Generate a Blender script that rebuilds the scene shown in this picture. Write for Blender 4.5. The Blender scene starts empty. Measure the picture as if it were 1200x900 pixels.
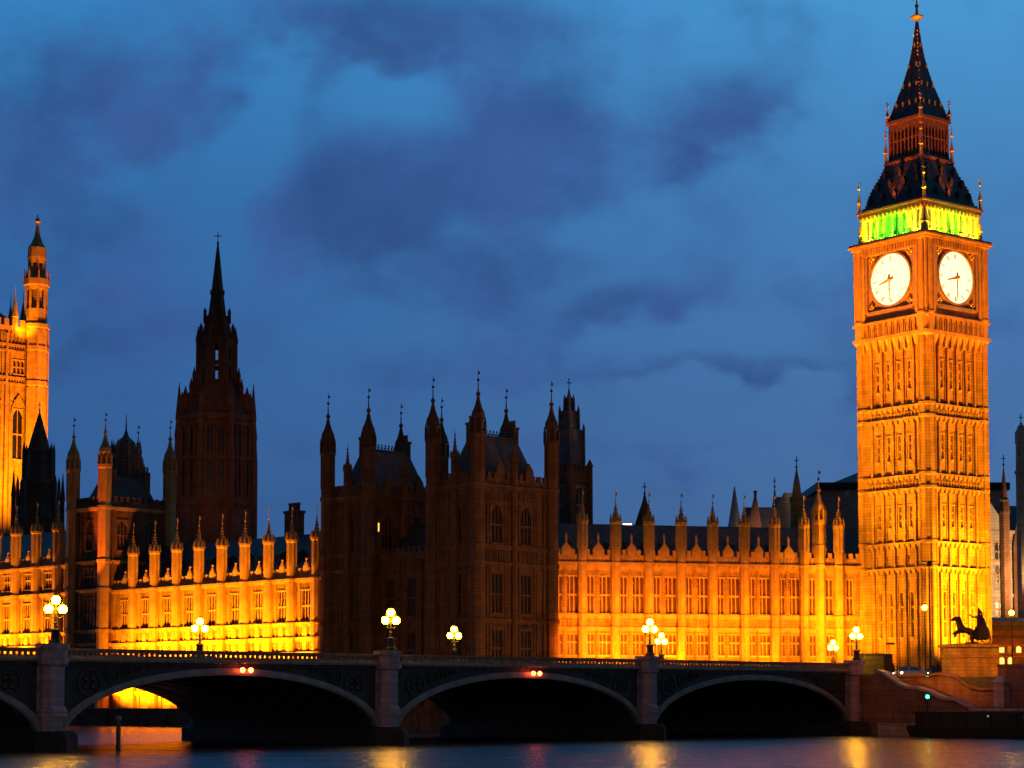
import bpy, math, random
from mathutils import Vector, Matrix
random.seed(11)
R = math.radians
S = bpy.context.scene
COL = S.collection

# ------------------------------------------------------------------ camera
F, H0, HC = 2400.0, 818.0, 4.1        # focal length and horizon in photo pixels, eye height over the river
PITCH = R(4.0)
CP, SP = math.cos(PITCH), math.sin(PITCH)
cam_d = bpy.data.cameras.new("camera")
cam = bpy.data.objects.new("camera", cam_d); COL.objects.link(cam)
cam.location = (0, 0, HC); cam.rotation_euler = (R(90) + PITCH, 0, 0)
cam_d.sensor_width = 36; cam_d.lens = 36 * F / 1200
cam_d.shift_y = (368 - F * math.tan(PITCH)) / 1200
cam_d.clip_end = 20000; cam_d.clip_start = 0.5
S.camera = cam

KN, KR, KT, KV = 3.5, 17.0, 7.6, 2.6      # floodlight levels of the north range, river front, clock tower, great tower
# ------------------------------------------------------------------ exposure
S.view_settings.view_transform = 'Standard'; S.view_settings.look = 'None'
S.view_settings.exposure = 0.0; S.view_settings.gamma = 1.0
S.cycles.use_denoising = True
S.cycles.max_bounces = 5; S.cycles.diffuse_bounces = 2; S.cycles.glossy_bounces = 3
S.cycles.sample_clamp_indirect = 4.0
S.cycles.use_light_tree = True

# ------------------------------------------------------------------ dusk sky
W = bpy.data.worlds.new("World"); S.world = W; W.use_nodes = True
nt = W.node_tree; nt.nodes.clear()
def N(t, **k):
    n = nt.nodes.new(t)
    for a, b in k.items(): setattr(n, a, b)
    return n
def L(a, b): nt.links.new(a, b)
def M_(op, a, b=None, c=None, clamp=False):
    n = N('ShaderNodeMath', operation=op); n.use_clamp = clamp
    for i, x in enumerate((a, b, c)):
        if x is None: continue
        if isinstance(x, (int, float)): n.inputs[i].default_value = x
        else: L(x, n.inputs[i])
    return n.outputs[0]
def sstep(x, a, b):
    n = N('ShaderNodeMapRange', interpolation_type='SMOOTHSTEP')
    L(x, n.inputs[0]); n.inputs[1].default_value = a; n.inputs[2].default_value = b
    return n.outputs[0]
def mixc(f, a, b):
    n = N('ShaderNodeMix', data_type='RGBA')
    if isinstance(f, (int, float)): n.inputs[0].default_value = f
    else: L(f, n.inputs[0])
    for i, x in ((6, a), (7, b)):
        if isinstance(x, tuple): n.inputs[i].default_value = (*x, 1)
        else: L(x, n.inputs[i])
    return n.outputs[2]
tc = N('ShaderNodeTexCoord'); sx = N('ShaderNodeSeparateXYZ'); L(tc.outputs['Generated'], sx.inputs[0])
ay = M_('MAXIMUM', M_('ABSOLUTE', sx.outputs[1]), 0.12)
gx = M_('MULTIPLY', M_('DIVIDE', sx.outputs[0], ay), 4.0)              # about -1 .. 1 over the view
gz = M_('MULTIPLY', M_('DIVIDE', sx.outputs[2], ay), 2.94)             # 0 horizon .. 1 top of the view
cv = N('ShaderNodeCombineXYZ'); L(gx, cv.inputs[0]); L(gz, cv.inputs[1]); cv.inputs[2].default_value = 3.7
def noise(scale, detail, rough, stretch=1.0, off=0.0, dist=0.0):
    mp = N('ShaderNodeMapping'); L(cv.outputs[0], mp.inputs[0])
    mp.inputs['Scale'].default_value = (1, stretch, 1); mp.inputs['Location'].default_value = (off, off * .7, 0)
    n = N('ShaderNodeTexNoise'); L(mp.outputs[0], n.inputs['Vector'])
    n.inputs['Scale'].default_value = scale; n.inputs['Detail'].default_value = detail
    n.inputs['Roughness'].default_value = rough; n.inputs['Distortion'].default_value = dist
    return n.outputs['Fac']
n1 = noise(1.9, 5, .5, 1.5, 0.0, .2)
n2 = noise(4.2, 5, .5, 1.8, 4.0, .15)
wx = M_('ADD', gx, M_('MULTIPLY', M_('SUBTRACT', n1, .5), .30))
wz = M_('ADD', gz, M_('MULTIPLY', M_('SUBTRACT', n2, .5), .20))
def blob(px, py, rx, rz, amp, tilt=0.0):
    cx, cz = (px - 600) / 600.0, (818 - py) / 816.0
    dx = M_('SUBTRACT', wx, cx); dz = M_('SUBTRACT', wz, cz)
    dz = M_('SUBTRACT', dz, M_('MULTIPLY', dx, tilt))
    a = M_('MULTIPLY', dx, 600.0 / rx); b = M_('MULTIPLY', dz, 816.0 / rz)
    r2 = M_('ADD', M_('MULTIPLY', a, a), M_('MULTIPLY', b, b))
    return M_('MULTIPLY', M_('POWER', 2.718, M_('MULTIPLY', r2, -1.0)), amp)
CLOUDS = [(150, 60, 200, 90, .66, 0), (60, 300, 150, 110, .85, -.2), (480, 20, 230, 70, .65, 0), (510, 215, 215, 75, .85, .05),
          (110, 160, 110, 60, .5, 0), (640, 110, 140, 60, .45, 0), (845, 120, 90, 38, .75, .25), (730, 350, 110, 30, .75, .25),
          (180, 380, 150, 45, .5, 0), (205, 240, 60, 40, .5, 0), (520, 330, 130, 50, .45, 0), (340, 250, 90, 60, .35, 0),
          (800, 425, 170, 12, .45, 0), (930, 435, 150, 10, .35, 0), (720, 520, 260, 14, .18, 0),
          (270, 190, 75, 70, -.75, .5), (140, 205, 90, 35, -.6, -.3), (470, 105, 60, 45, -.6, 0), (340, 90, 50, 60, -.45, .6), (700, 260, 60, 30, -.2, 0)]
d = None
for c in CLOUDS:
    b = blob(*c); d = b if d is None else M_('ADD', d, b)
d = M_('ADD', d, M_('MULTIPLY', M_('SUBTRACT', n1, .5), 1.0))
d = M_('ADD', d, M_('MULTIPLY', M_('SUBTRACT', n2, .5), 1.5))
n3 = noise(9.0, 5, .55, 1.5, 9.0, .1); n4 = noise(1.3, 4, .5, 11.0, 2.0, .1)
d = M_('ADD', d, M_('MULTIPLY', M_('SUBTRACT', n3, .5), .6))
d = M_('ADD', d, M_('MULTIPLY', M_('MULTIPLY', M_('SUBTRACT', n4, .5), 1.1), M_('SUBTRACT', 1.0, sstep(gz, .35, .8))))
cloud = sstep(d, -.10, .92)
ramp = N('ShaderNodeValToRGB'); L(M_('MULTIPLY', gz, .8), ramp.inputs[0])
e = ramp.color_ramp.elements
e[0].position = 0.0; e[0].color = (.052, .128, .30, 1)
e[1].position = 0.85; e[1].color = (.058, .33, .70, 1)
m = e.new(.35); m.color = (.051, .168, .405, 1)
m = e.new(.60); m.color = (.052, .218, .51, 1)
right = sstep(gx, -.9, 1.0)
clear = mixc(right, (.66, .78, .88), (1.22, 1.08, 1.05))
mulc = N('ShaderNodeMix', data_type='RGBA', blend_type='MULTIPLY'); mulc.inputs[0].default_value = 1
L(ramp.outputs[0], mulc.inputs[6]); L(clear, mulc.inputs[7])
cl_col = mixc(sstep(noise(3.2, 4, .5, 1.6, 13.0), .3, .7), (.026, .082, .255), (.046, .118, .36))
col = mixc(M_('MULTIPLY', cloud, .95), mulc.outputs[2], cl_col)
sky = N('ShaderNodeTexSky', sky_type='NISHITA'); sky.sun_disc = False
sky.sun_elevation = R(1.0); sky.sun_rotation = R(75); sky.air_density = 1.4; sky.dust_density = .4
# the half of the sky behind the viewer and overhead has already gone dark
dark = M_('MULTIPLY', M_('SUBTRACT', 1.0, M_('MULTIPLY', sstep(M_('MULTIPLY', sx.outputs[1], -1.0), -.45, .35), .86)), M_('SUBTRACT', 1.0, M_('MULTIPLY', sstep(sx.outputs[2], .42, .85), .62)))
dk = N('ShaderNodeVectorMath', operation='SCALE'); L(col, dk.inputs[0]); L(dark, dk.inputs['Scale']); col = dk.outputs[0]
bg1 = N('ShaderNodeBackground'); L(col, bg1.inputs[0]); bg1.inputs[1].default_value = .90
bg2 = N('ShaderNodeBackground'); L(sky.outputs[0], bg2.inputs[0]); bg2.inputs[1].default_value = .004
ad = N('ShaderNodeAddShader'); L(bg1.outputs[0], ad.inputs[0]); L(bg2.outputs[0], ad.inputs[1])
wo = N('ShaderNodeOutputWorld'); L(ad.outputs[0], wo.inputs[0])

# ------------------------------------------------------------------ sun: the sun has set, only a breath of it is left
sd = bpy.data.lights.new("sun", 'SUN'); sd.energy = 0.012; sd.angle = R(10); sd.color = (1, .8, .6)
so = bpy.data.objects.new("sun", sd); COL.objects.link(so)
so.rotation_euler = (R(80), 0, R(75))

# ------------------------------------------------------------------ helpers
def at(px, py, Y):
    """world point at depth Y seen at photo pixel (px, py)"""
    yp = (H0 - py) / F
    z = yp * CP * CP / (1 - yp * SP * CP)
    x = (px - 600) / F * (CP + z * SP)
    return Vector((x * Y, Y, HC + z * Y))
def zat(py, Y): return at(600, py, Y).z

class MB:
    def __init__(s): s.v = []; s.f = []; s.M = Matrix.Identity(4)
    def p(s, x, y, z):
        q = s.M @ Vector((x, y, z)); s.v.append((q.x, q.y, q.z)); return len(s.v) - 1
    def poly(s, *pts): s.f.append([s.p(*q) for q in pts])
    def box(s, x0, x1, y0, y1, z0, z1):
        a = [s.p(x, y, z) for z in (z0, z1) for x, y in ((x0, y0), (x1, y0), (x1, y1), (x0, y1))]
        for q in ((3, 2, 1, 0), (4, 5, 6, 7), (0, 1, 5, 4), (1, 2, 6, 5), (2, 3, 7, 6), (3, 0, 4, 7)): s.f.append([a[i] for i in q])
    def lathe(s, cx, cy, prof, n=8, rot=None):
        """stack of n-gon rings, prof = [(z, r)]"""
        rot = math.pi / n if rot is None else rot
        rings = []
        for z, r in prof:
            rings.append([s.p(cx + r * math.cos(rot + 2 * math.pi * k / n), cy + r * math.sin(rot + 2 * math.pi * k / n), z) for k in range(n)])
        for a, b in zip(rings, rings[1:]):
            for k in range(n): s.f.append([a[k], a[(k + 1) % n], b[(k + 1) % n], b[k]])
        s.f.append(rings[0][::-1]); s.f.append(rings[-1])
    def frust(s, x0, x1, y0, y1, z0, X0, X1, Y0, Y1, z1):
        a = [s.p(*q) for q in ((x0, y0, z0), (x1, y0, z0), (x1, y1, z0), (x0, y1, z0), (X0, Y0, z1), (X1, Y0, z1), (X1, Y1, z1), (X0, Y1, z1))]
        for q in ((3, 2, 1, 0), (4, 5, 6, 7), (0, 1, 5, 4), (1, 2, 6, 5), (2, 3, 7, 6), (3, 0, 4, 7)): s.f.append([a[i] for i in q])
    def gable(s, x0, x1, y0, y1, z0, z1, hip=0.0):
        """roof, ridge along x"""
        ym = (y0 + y1) / 2
        a = [s.p(*q) for q in ((x0, y0, z0), (x1, y0, z0), (x1, y1, z0), (x0, y1, z0), (x0 + hip, ym, z1), (x1 - hip, ym, z1))]
        for q in ((3, 2, 1, 0), (0, 1, 5, 4), (2, 3, 4, 5), (1, 2, 5), (3, 0, 4)): s.f.append([a[i] for i in q])
    def tube(s, pts, r, n=6):
        pts = [Vector(q) for q in pts]; rings = []
        for i, q in enumerate(pts):
            t = (pts[min(i + 1, len(pts) - 1)] - pts[max(i - 1, 0)]).normalized()
            u = t.orthogonal().normalized() if abs(t.z) < .99 else Vector((1, 0, 0)); w = t.cross(u)
            rr = r[i] if isinstance(r, (list, tuple)) else r
            rings.append([s.p(*(q + (u * math.cos(2 * math.pi * k / n) + w * math.sin(2 * math.pi * k / n)) * rr)) for k in range(n)])
        for a, b in zip(rings, rings[1:]):
            for k in range(n): s.f.append([a[k], a[(k + 1) % n], b[(k + 1) % n], b[k]])
        s.f.append(rings[0][::-1]); s.f.append(rings[-1])
    def ball(s, cx, cy, cz, r, n=10, m=8, sz=1.0):
        s.lathe(cx, cy, [(cz - sz * r * math.cos(math.pi * t), r * math.sin(math.pi * t)) for t in [.04 + .92 * k / (m - 1) for k in range(m)]], n)
    def facade(s, L_, z0, z1, holes, reveal=.45, xa=0.0):
        """wall sheet in the plane y=0 (outside is -y) with openings that have real reveals"""
        xs = sorted({xa, L_, *[h[0] for h in holes], *[h[1] for h in holes]})
        zs = sorted({z0, z1, *[h[2] for h in holes], *[h[3] for h in holes]})
        for i in range(len(xs) - 1):
            xm = (xs[i] + xs[i + 1]) / 2
            run = None
            for j in range(len(zs) - 1):
                zm = (zs[j] + zs[j + 1]) / 2
                solid = not any(h[0] < xm < h[1] and h[2] < zm < h[3] for h in holes)
                if solid and run is None: run = zs[j]
                if not solid and run is not None:
                    s.poly((xs[i], 0, run), (xs[i + 1], 0, run), (xs[i + 1], 0, zs[j]), (xs[i], 0, zs[j])); run = None
            if run is not None: s.poly((xs[i], 0, run), (xs[i + 1], 0, run), (xs[i + 1], 0, z1), (xs[i], 0, z1))
        for a, b, c, d_ in holes:
            t = reveal
            s.poly((a, 0, c), (a, t, c), (a, t, d_), (a, 0, d_)); s.poly((b, t, c), (b, 0, c), (b, 0, d_), (b, t, d_))
            s.poly((a, 0, c), (b, 0, c), (b, t, c), (a, t, c)); s.poly((a, t, d_), (b, t, d_), (b, 0, d_), (a, 0, d_))
    def ribs(s, xs, z0, z1, w=.2, p=.18):
        for x in xs: s.box(x - w / 2, x + w / 2, -p, .05, z0, z1)
    def arcade(s, xa, xb, z0, z1, pitch=.5, w=.14, p=.1):
        n = max(2, round((xb - xa) / pitch))
        for k in range(n + 1):
            x = xa + (xb - xa) * k / n; s.box(x - w / 2, x + w / 2, -p, .04, z0, z1)
    def crenel(s, xa, xb, z0, h, pitch=1.0, w=.55, t=.4, y=-.15):
        n = max(1, round((xb - xa) / pitch)); st = (xb - xa) / n
        for k in range(n):
            x = xa + st * (k + .5); s.box(x - w / 2, x + w / 2, y, y + t, z0, z0 + h)
    def pointed(s, w, h, rise, y0, y1, seg=6):
        """solid corner fills that turn a rectangular opening (w x h, from x=-w/2, z=0) into a pointed one"""
        hw = w / 2
        for sg in (-1, 1):
            arc = []
            for k in range(seg + 1):
                a = k / seg; x = hw * (1 - a); zz = h - rise + rise * math.sin(a * math.pi / 2) ** .9
                arc.append((sg * x, zz))
            for (xa, za), (xb, zb) in zip(arc, arc[1:]):
                q = [(xa, y0, za), (xb, y0, zb), (xb, y0, h), (xa, y0, h)]
                s.poly(*(q if sg > 0 else q[::-1])); s.poly((xa, y0, za), (xa, y1, za), (xb, y1, zb), (xb, y0, zb))

def obj(name, mb, m, parent=None, loc=(0, 0, 0), rz=0.0, smooth=False):
    me = bpy.data.meshes.new(name); me.from_pydata(mb.v, [], mb.f); me.update()
    if m is not None: me.materials.append(m)
    if smooth:
        for p in me.polygons: p.use_smooth = True
    o = bpy.data.objects.new(name, me); COL.objects.link(o)
    o.location = loc; o.rotation_euler = (0, 0, rz)
    if parent is not None: o.parent = parent
    return o
def tag(o, label, cat, group=None, kind=None):
    o['label'] = label; o['category'] = cat
    if group: o['group'] = group
    if kind: o['kind'] = kind
    return o
def thing(name, label, cat, loc=(0, 0, 0), rz=0.0, group=None):
    o = bpy.data.objects.new(name, None); COL.objects.link(o); o.empty_display_size = .5
    o.location = loc; o.rotation_euler = (0, 0, rz)
    return tag(o, label, cat, group)
def structure(o): o['kind'] = 'structure'; return o
def copy_tree(o, parent=None, loc=None, rz=None):
    c = o.copy(); COL.objects.link(c); c.parent = parent
    if loc is not None: c.location = loc
    if rz is not None: c.rotation_euler = (0, 0, rz)
    for ch in list(o.children): copy_tree(ch, c)
    return c

# ------------------------------------------------------------------ materials
def mat(name, col, rough=.8, metal=0.0, var=.25, scale=.8, bump=.15, block=None, spec=.3, stain=0.0, tint=None):
    m = bpy.data.materials.new(name); m.use_nodes = True; t = m.node_tree; nd = t.nodes; ln = t.links
    b = nd['Principled BSDF']; b.inputs['Roughness'].default_value = rough; b.inputs['Metallic'].default_value = metal
    b.inputs['Specular IOR Level'].default_value = spec
    c = nd.new('ShaderNodeTexCoord')
    n = nd.new('ShaderNodeTexNoise'); n.inputs['Scale'].default_value = scale; n.inputs['Detail'].default_value = 7; n.inputs['Roughness'].default_value = .62
    ln.new(c.outputs['Object'], n.inputs['Vector'])
    r = nd.new('ShaderNodeValToRGB'); ln.new(n.outputs['Fac'], r.inputs[0])
    tn = tint or col
    r.color_ramp.elements[0].position = .32; r.color_ramp.elements[0].color = (*[x * (1 - var) for x in col], 1)
    r.color_ramp.elements[1].position = .68; r.color_ramp.elements[1].color = (*[min(1, x * (1 + var)) for x in tn], 1)
    out = r.outputs[0]; hgt = n.outputs['Fac']
    def mul(a, fac, colr):
        x = nd.new('ShaderNodeMix'); x.data_type = 'RGBA'; x.blend_type = 'MULTIPLY'; ln.new(fac, x.inputs[0]); ln.new(a, x.inputs[6]); x.inputs[7].default_value = (*colr, 1)
        return x.outputs[2]
    if stain:                                     # soot and rain streaks: long vertical patches
        mp = nd.new('ShaderNodeMapping'); mp.inputs['Scale'].default_value = (.9, .9, .11); ln.new(c.outputs['Object'], mp.inputs[0])
        k = nd.new('ShaderNodeTexNoise'); k.inputs['Scale'].default_value = 1.1; k.inputs['Detail'].default_value = 6; ln.new(mp.outputs[0], k.inputs['Vector'])
        q = nd.new('ShaderNodeMapRange'); q.inputs[1].default_value = .48; q.inputs[2].default_value = .75; q.inputs[4].default_value = stain; ln.new(k.outputs['Fac'], q.inputs[0])
        out = mul(out, q.outputs[0], (.35, .28, .22))
    if block:
        w_, h_ = block
        # courses laid on whichever vertical plane the face lies in: run = x + y, rise = z
        sp = nd.new('ShaderNodeSeparateXYZ'); ln.new(c.outputs['Object'], sp.inputs[0])
        ad_ = nd.new('ShaderNodeMath'); ad_.operation = 'ADD'; ln.new(sp.outputs[0], ad_.inputs[0]); ln.new(sp.outputs[1], ad_.inputs[1])
        cb = nd.new('ShaderNodeCombineXYZ'); ln.new(ad_.outputs[0], cb.inputs[0]); ln.new(sp.outputs[2], cb.inputs[1])
        k = nd.new('ShaderNodeTexBrick'); ln.new(cb.outputs[0], k.inputs['Vector']); k.inputs['Scale'].default_value = 1
        k.inputs['Brick Width'].default_value = w_; k.inputs['Row Height'].default_value = h_; k.inputs['Mortar Size'].default_value = .03
        k.inputs['Color1'].default_value = (.78, .78, .78, 1); k.inputs['Color2'].default_value = (1, 1, 1, 1); k.inputs['Mortar'].default_value = (.55, .55, .55, 1)
        x = nd.new('ShaderNodeMix'); x.data_type = 'RGBA'; x.blend_type = 'MULTIPLY'; x.inputs[0].default_value = 1
        ln.new(out, x.inputs[6]); ln.new(k.outputs['Color'], x.inputs[7]); out = x.outputs[2]
    ln.new(out, b.inputs['Base Color'])
    if bump:
        n2_ = nd.new('ShaderNodeTexNoise'); n2_.inputs['Scale'].default_value = scale * 5; n2_.inputs['Detail'].default_value = 5; ln.new(c.outputs['Object'], n2_.inputs['Vector'])
        bp = nd.new('ShaderNodeBump'); bp.inputs['Strength'].default_value = bump; bp.inputs['Distance'].default_value = .12
        ln.new(n2_.outputs['Fac'], bp.inputs['Height']); ln.new(bp.outputs[0], b.inputs['Normal'])
    return m
def glow(name, col, strength):
    m = bpy.data.materials.new(name); m.use_nodes = True; b = m.node_tree.nodes['Principled BSDF']
    b.inputs['Base Color'].default_value = (*[min(.8, x) for x in col], 1); b.inputs['Emission Color'].default_value = (*col, 1); b.inputs['Emission Strength'].default_value = strength
    return m
STONE = mat("honey_limestone", (.36, .225, .085), .9, var=.28, scale=.45, block=(1.1, .42), stain=.75)
STONE2 = mat("carved_limestone", (.38, .24, .09), .9, var=.25, scale=.7, stain=.45)
SHADESTONE = mat("shaded_limestone", (.17, .082, .042), .92, var=.3, scale=.5, block=(1.0, .45), stain=.6)  # limestone of unlit parts, their shade put into the darker colour
PALESTONE = mat("pale_ashlar", (.42, .37, .31), .85, var=.2, scale=.5, block=(1.2, .5), stain=.5)
SLATE = mat("roof_slate", (.092, .068, .066), .6, var=.35, scale=1.0, block=(.5, .3), spec=.4)
IRONROOF = mat("cast_iron_roof", (.032, .028, .032), .5, .3, var=.35, scale=1.4, block=(.8, .55))
GILT = mat("gilded_iron", (.55, .36, .10), .4, .6, var=.3, scale=2)
IRON = mat("black_iron", (.025, .025, .028), .5, .4, var=.3, scale=2)
GLASS = mat("dark_window_glass", (.010, .008, .007), .3, 0, var=.4, scale=.6, bump=.05, spec=.5)
GRANITE = mat("grey_pink_granite", (.44, .32, .33), .75, var=.25, scale=1.6, block=(1.4, .6), stain=.4)
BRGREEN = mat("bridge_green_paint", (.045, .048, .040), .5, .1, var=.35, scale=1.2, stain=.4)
PARA = mat("parapet_paint", (.28, .18, .10), .6, .1, var=.3, scale=1.5, stain=.3)
LANT = mat("browned_iron", (.13, .065, .03), .55, .3, var=.35, scale=1.4)
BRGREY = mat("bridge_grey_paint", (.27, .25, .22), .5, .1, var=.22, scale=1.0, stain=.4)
ASPHALT = mat("asphalt", (.05, .05, .052), .85, var=.25, scale=2.0)
PAVING = mat("paving_stone", (.25, .23, .21), .85, var=.2, scale=1.2)
REDSTONE = mat("reddish_granite_wall", (.24, .12, .09), .85, var=.3, scale=.7, block=(1.6, .62), stain=.6)
EARTH = mat("ground_surface", (.08, .07, .06), .95, var=.3, scale=.3)
BRONZE = mat("dark_bronze", (.018, .013, .010), .6, .2, var=.4, scale=2)
WEED = mat("tidal_weed_stone", (.035, .032, .026), .8, var=.4, scale=1.0)
KIOSK = mat("olive_painted_metal", (.10, .11, .05), .55, var=.2, scale=2)
HULL = mat("black_hull_paint", (.012, .012, .015), .5, .1, var=.3, scale=1.5)
CLOTH = mat("dark_coat_cloth", (.03, .025, .025), .9, var=.3, scale=3)
GLASSW = mat("leaded_lights_glass", (.075, .032, .012), .35, 0, var=.5, scale=.9, bump=.05, spec=.4)
DIAL = glow("opal_clock_glass", (1.0, .90, .52), 1.45)
GLOBE = glow("lit_lamp_globe", (1.0, .42, .006), 170)
REDL = glow("red_navigation_light", (1.0, .09, .02), 22)
GREENL = glow("green_signal_light", (.03, 1.0, .35), 14)
WARMW = glow("lit_window", (1.0, .55, .12), 1.6)
WHITEW = glow("bright_white_lamp", (1.0, .80, .50), 9)
# ================================================================== THE SETTING
def water_mat():
    m = bpy.data.materials.new("river_water"); m.use_nodes = True; t = m.node_tree; nd = t.nodes; ln = t.links
    b = nd['Principled BSDF']; b.inputs['Base Color'].default_value = (.012, .02, .035, 1); b.inputs['IOR'].default_value = 1.33
    b.inputs['Roughness'].default_value = .25
    c = nd.new('ShaderNodeTexCoord'); mp = nd.new('ShaderNodeMapping'); mp.inputs['Scale'].default_value = (.22, 1.0, 1); ln.new(c.outputs['Object'], mp.inputs[0])
    n = nd.new('ShaderNodeTexNoise'); n.inputs['Scale'].default_value = .22; n.inputs['Detail'].default_value = 3; ln.new(mp.outputs[0], n.inputs['Vector'])
    n2_ = nd.new('ShaderNodeTexNoise'); n2_.inputs['Scale'].default_value = 1.6; n2_.inputs['Detail'].default_value = 3; ln.new(mp.outputs[0], n2_.inputs['Vector'])
    ad_ = nd.new('ShaderNodeMath'); ad_.operation = 'MULTIPLY_ADD'; ad_.inputs[1].default_value = .22; ln.new(n2_.outputs['Fac'], ad_.inputs[0]); ln.new(n.outputs['Fac'], ad_.inputs[2])
    bp = nd.new('ShaderNodeBump'); bp.inputs['Strength'].default_value = .75; bp.inputs['Distance'].default_value = 1.6; ln.new(ad_.outputs[0], bp.inputs['Height']); ln.new(bp.outputs[0], b.inputs['Normal'])
    return m
wm = MB(); wm.poly((-4000, -600, 0), (4000, -600, 0), (4000, 6000, 0), (-4000, 6000, 0))
structure(obj('river_water', wm, water_mat()))
# bank frame: a runs along the river (downstream, to the right), b runs inland
Q = math.sqrt(.5)
BANK = Matrix(((Q, Q, 0, 0), (-Q, Q, 0, 0), (0, 0, 1, 0), (0, 0, 0, 1)))
gm = MB(); gm.M = BANK
gm.box(-4000, 4000, 192.5, 6000, -3, 6.4)
structure(obj('ground', gm, EARTH))
tm = MB(); tm.M = BANK
tm.box(-700, -166, 174.6, 196, -3, 2.35)
structure(obj('river_terrace', tm, PAVING))
wl = MB(); wl.M = BANK
wl.box(-700, -166, 173.4, 174.6, -3, 2.25); wl.box(-700, -166, 173.25, 174.75, 2.25, 2.6)
for k in range(70): wl.box(-700 + k * 7.6, -699.2 + k * 7.6, 173.1, 173.4, -3, 2.25)
tag(obj('river_wall', wl, SHADESTONE), 'low dark stone river wall under the lit terrace, seen through the bridge arch', 'wall')

# ================================================================== THE BRIDGE
BA = math.atan2(23.3, 24.6)
SPAN = 33.9; BW = 28.6
bridge = thing('bridge', 'long low road bridge with grey arch rings and granite piers crossing the river', 'bridge', (-35.6, 159.0, 0), BA)
PW = 2.3                                   # pier width
A_ = (SPAN - PW) / 2
def ell(t, rise, a, z0=.9): return (a * math.cos(t), z0 + rise * math.sin(t))
def arch_ring():
    m = MB(); n = 40
    for y0, y1 in ((-.22, .5), ):
        ins = [ell(math.pi * k / n, 5.1, A_) for k in range(n + 1)]
        out = [ell(math.pi * k / n, 5.68, A_ + .75) for k in range(n + 1)]
        for (xa, za), (xb, zb), (Xa, Za), (Xb, Zb) in zip(ins, ins[1:], out, out[1:]):
            m.poly((xb, y0, zb), (xa, y0, za), (Xa, y0, Za), (Xb, y0, Zb))
            m.poly((xa, y0, za), (xb, y0, zb), (xb, y1, zb), (xa, y1, za))
            m.poly((Xb, y0, Zb), (Xa, y0, Za), (Xa, y1, Za), (Xb, y1, Zb))
    # a raised bead along the ring
    mid = [ell(math.pi * k / n, 5.22, A_ + .12) for k in range(n + 1)]; mi2 = [ell(math.pi * k / n, 5.34, A_ + .28) for k in range(n + 1)]
    for (xa, za), (xb, zb), (Xa, Za), (Xb, Zb) in zip(mid, mid[1:], mi2, mi2[1:]):
        m.poly((xb, -.3, zb), (xa, -.3, za), (Xa, -.3, Za), (Xb, -.3, Zb))
        m.poly((xa, -.3, za), (xb, -.3, zb), (xb, -.2, zb), (xa, -.2, za)); m.poly((Xb, -.3, Zb), (Xa, -.3, Za), (Xa, -.2, Za), (Xb, -.2, Zb))
    return m
def spandrel():
    m = MB(); n = 40; top = 6.95
    out = [ell(math.pi * k / n, 5.62, A_ + .7) for k in range(n + 1)]
    for (xa, za), (xb, zb) in zip(out, out[1:]):
        m.poly((xb, 0, zb), (xa, 0, za), (xa, 0, top), (xb, 0, top))
    # sunk tracery: rings and ribs standing proud of the plate, shrinking towards the crown
    for sg in (-1, 1):
        for x, z, r in ((13.4, 5.35, 1.15), (11.35, 5.95, .66), (10.0, 6.28, .42), (8.95, 6.45, .28), (14.25, 3.3, .5)):
            for q in range(12):
                a0, a1 = 2 * math.pi * q / 12, 2 * math.pi * (q + 1) / 12
                p = [(sg * x + rr * math.cos(a), -.14, z + rr * math.sin(a)) for rr, a in ((r, a0), (r, a1), (r * .8, a1), (r * .8, a0))]
                m.poly(*p); m.poly(p[0], p[1], (p[1][0], .02, p[1][2]), (p[0][0], .02, p[0][2])); m.poly(p[3], p[2], (p[2][0], .02, p[2][2]), (p[3][0], .02, p[3][2]))
            for q in range(4):
                a = math.pi / 4 + q * math.pi / 2; m.ball(sg * x + r * .38 * math.cos(a), -.02, z + r * .38 * math.sin(a), r * .26, 6, 4)
    m.box(-A_ - .2, A_ + .2, -.18, .05, 6.66, 6.92)
    return m
def vault():
    m = MB(); n = 32
    ins = [ell(math.pi * k / n, 5.08, A_) for k in range(n + 1)]
    for (xa, za), (xb, zb) in zip(ins, ins[1:]): m.poly((xa, .4, za), (xb, .4, zb), (xb, BW - .4, zb), (xa, BW - .4, za))
    for j in range(1, 8):                   # ribs of the vault
        y = .4 + j * (BW - .8) / 8
        i2 = [ell(math.pi * k / n, 4.95, A_ - .08) for k in range(n + 1)]
        for (xa, za), (xb, zb), (Xa, Za), (Xb, Zb) in zip(ins, ins[1:], i2, i2[1:]):
            for yy in (y - .15, y + .15): m.poly((xa, yy, za), (xb, yy, zb), (Xb, yy, Zb), (Xa, yy, Za))
            m.poly((Xa, y - .15, Za), (Xb, y - .15, Zb), (Xb, y + .15, Zb), (Xa, y + .15, Za))
    return m
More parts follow.
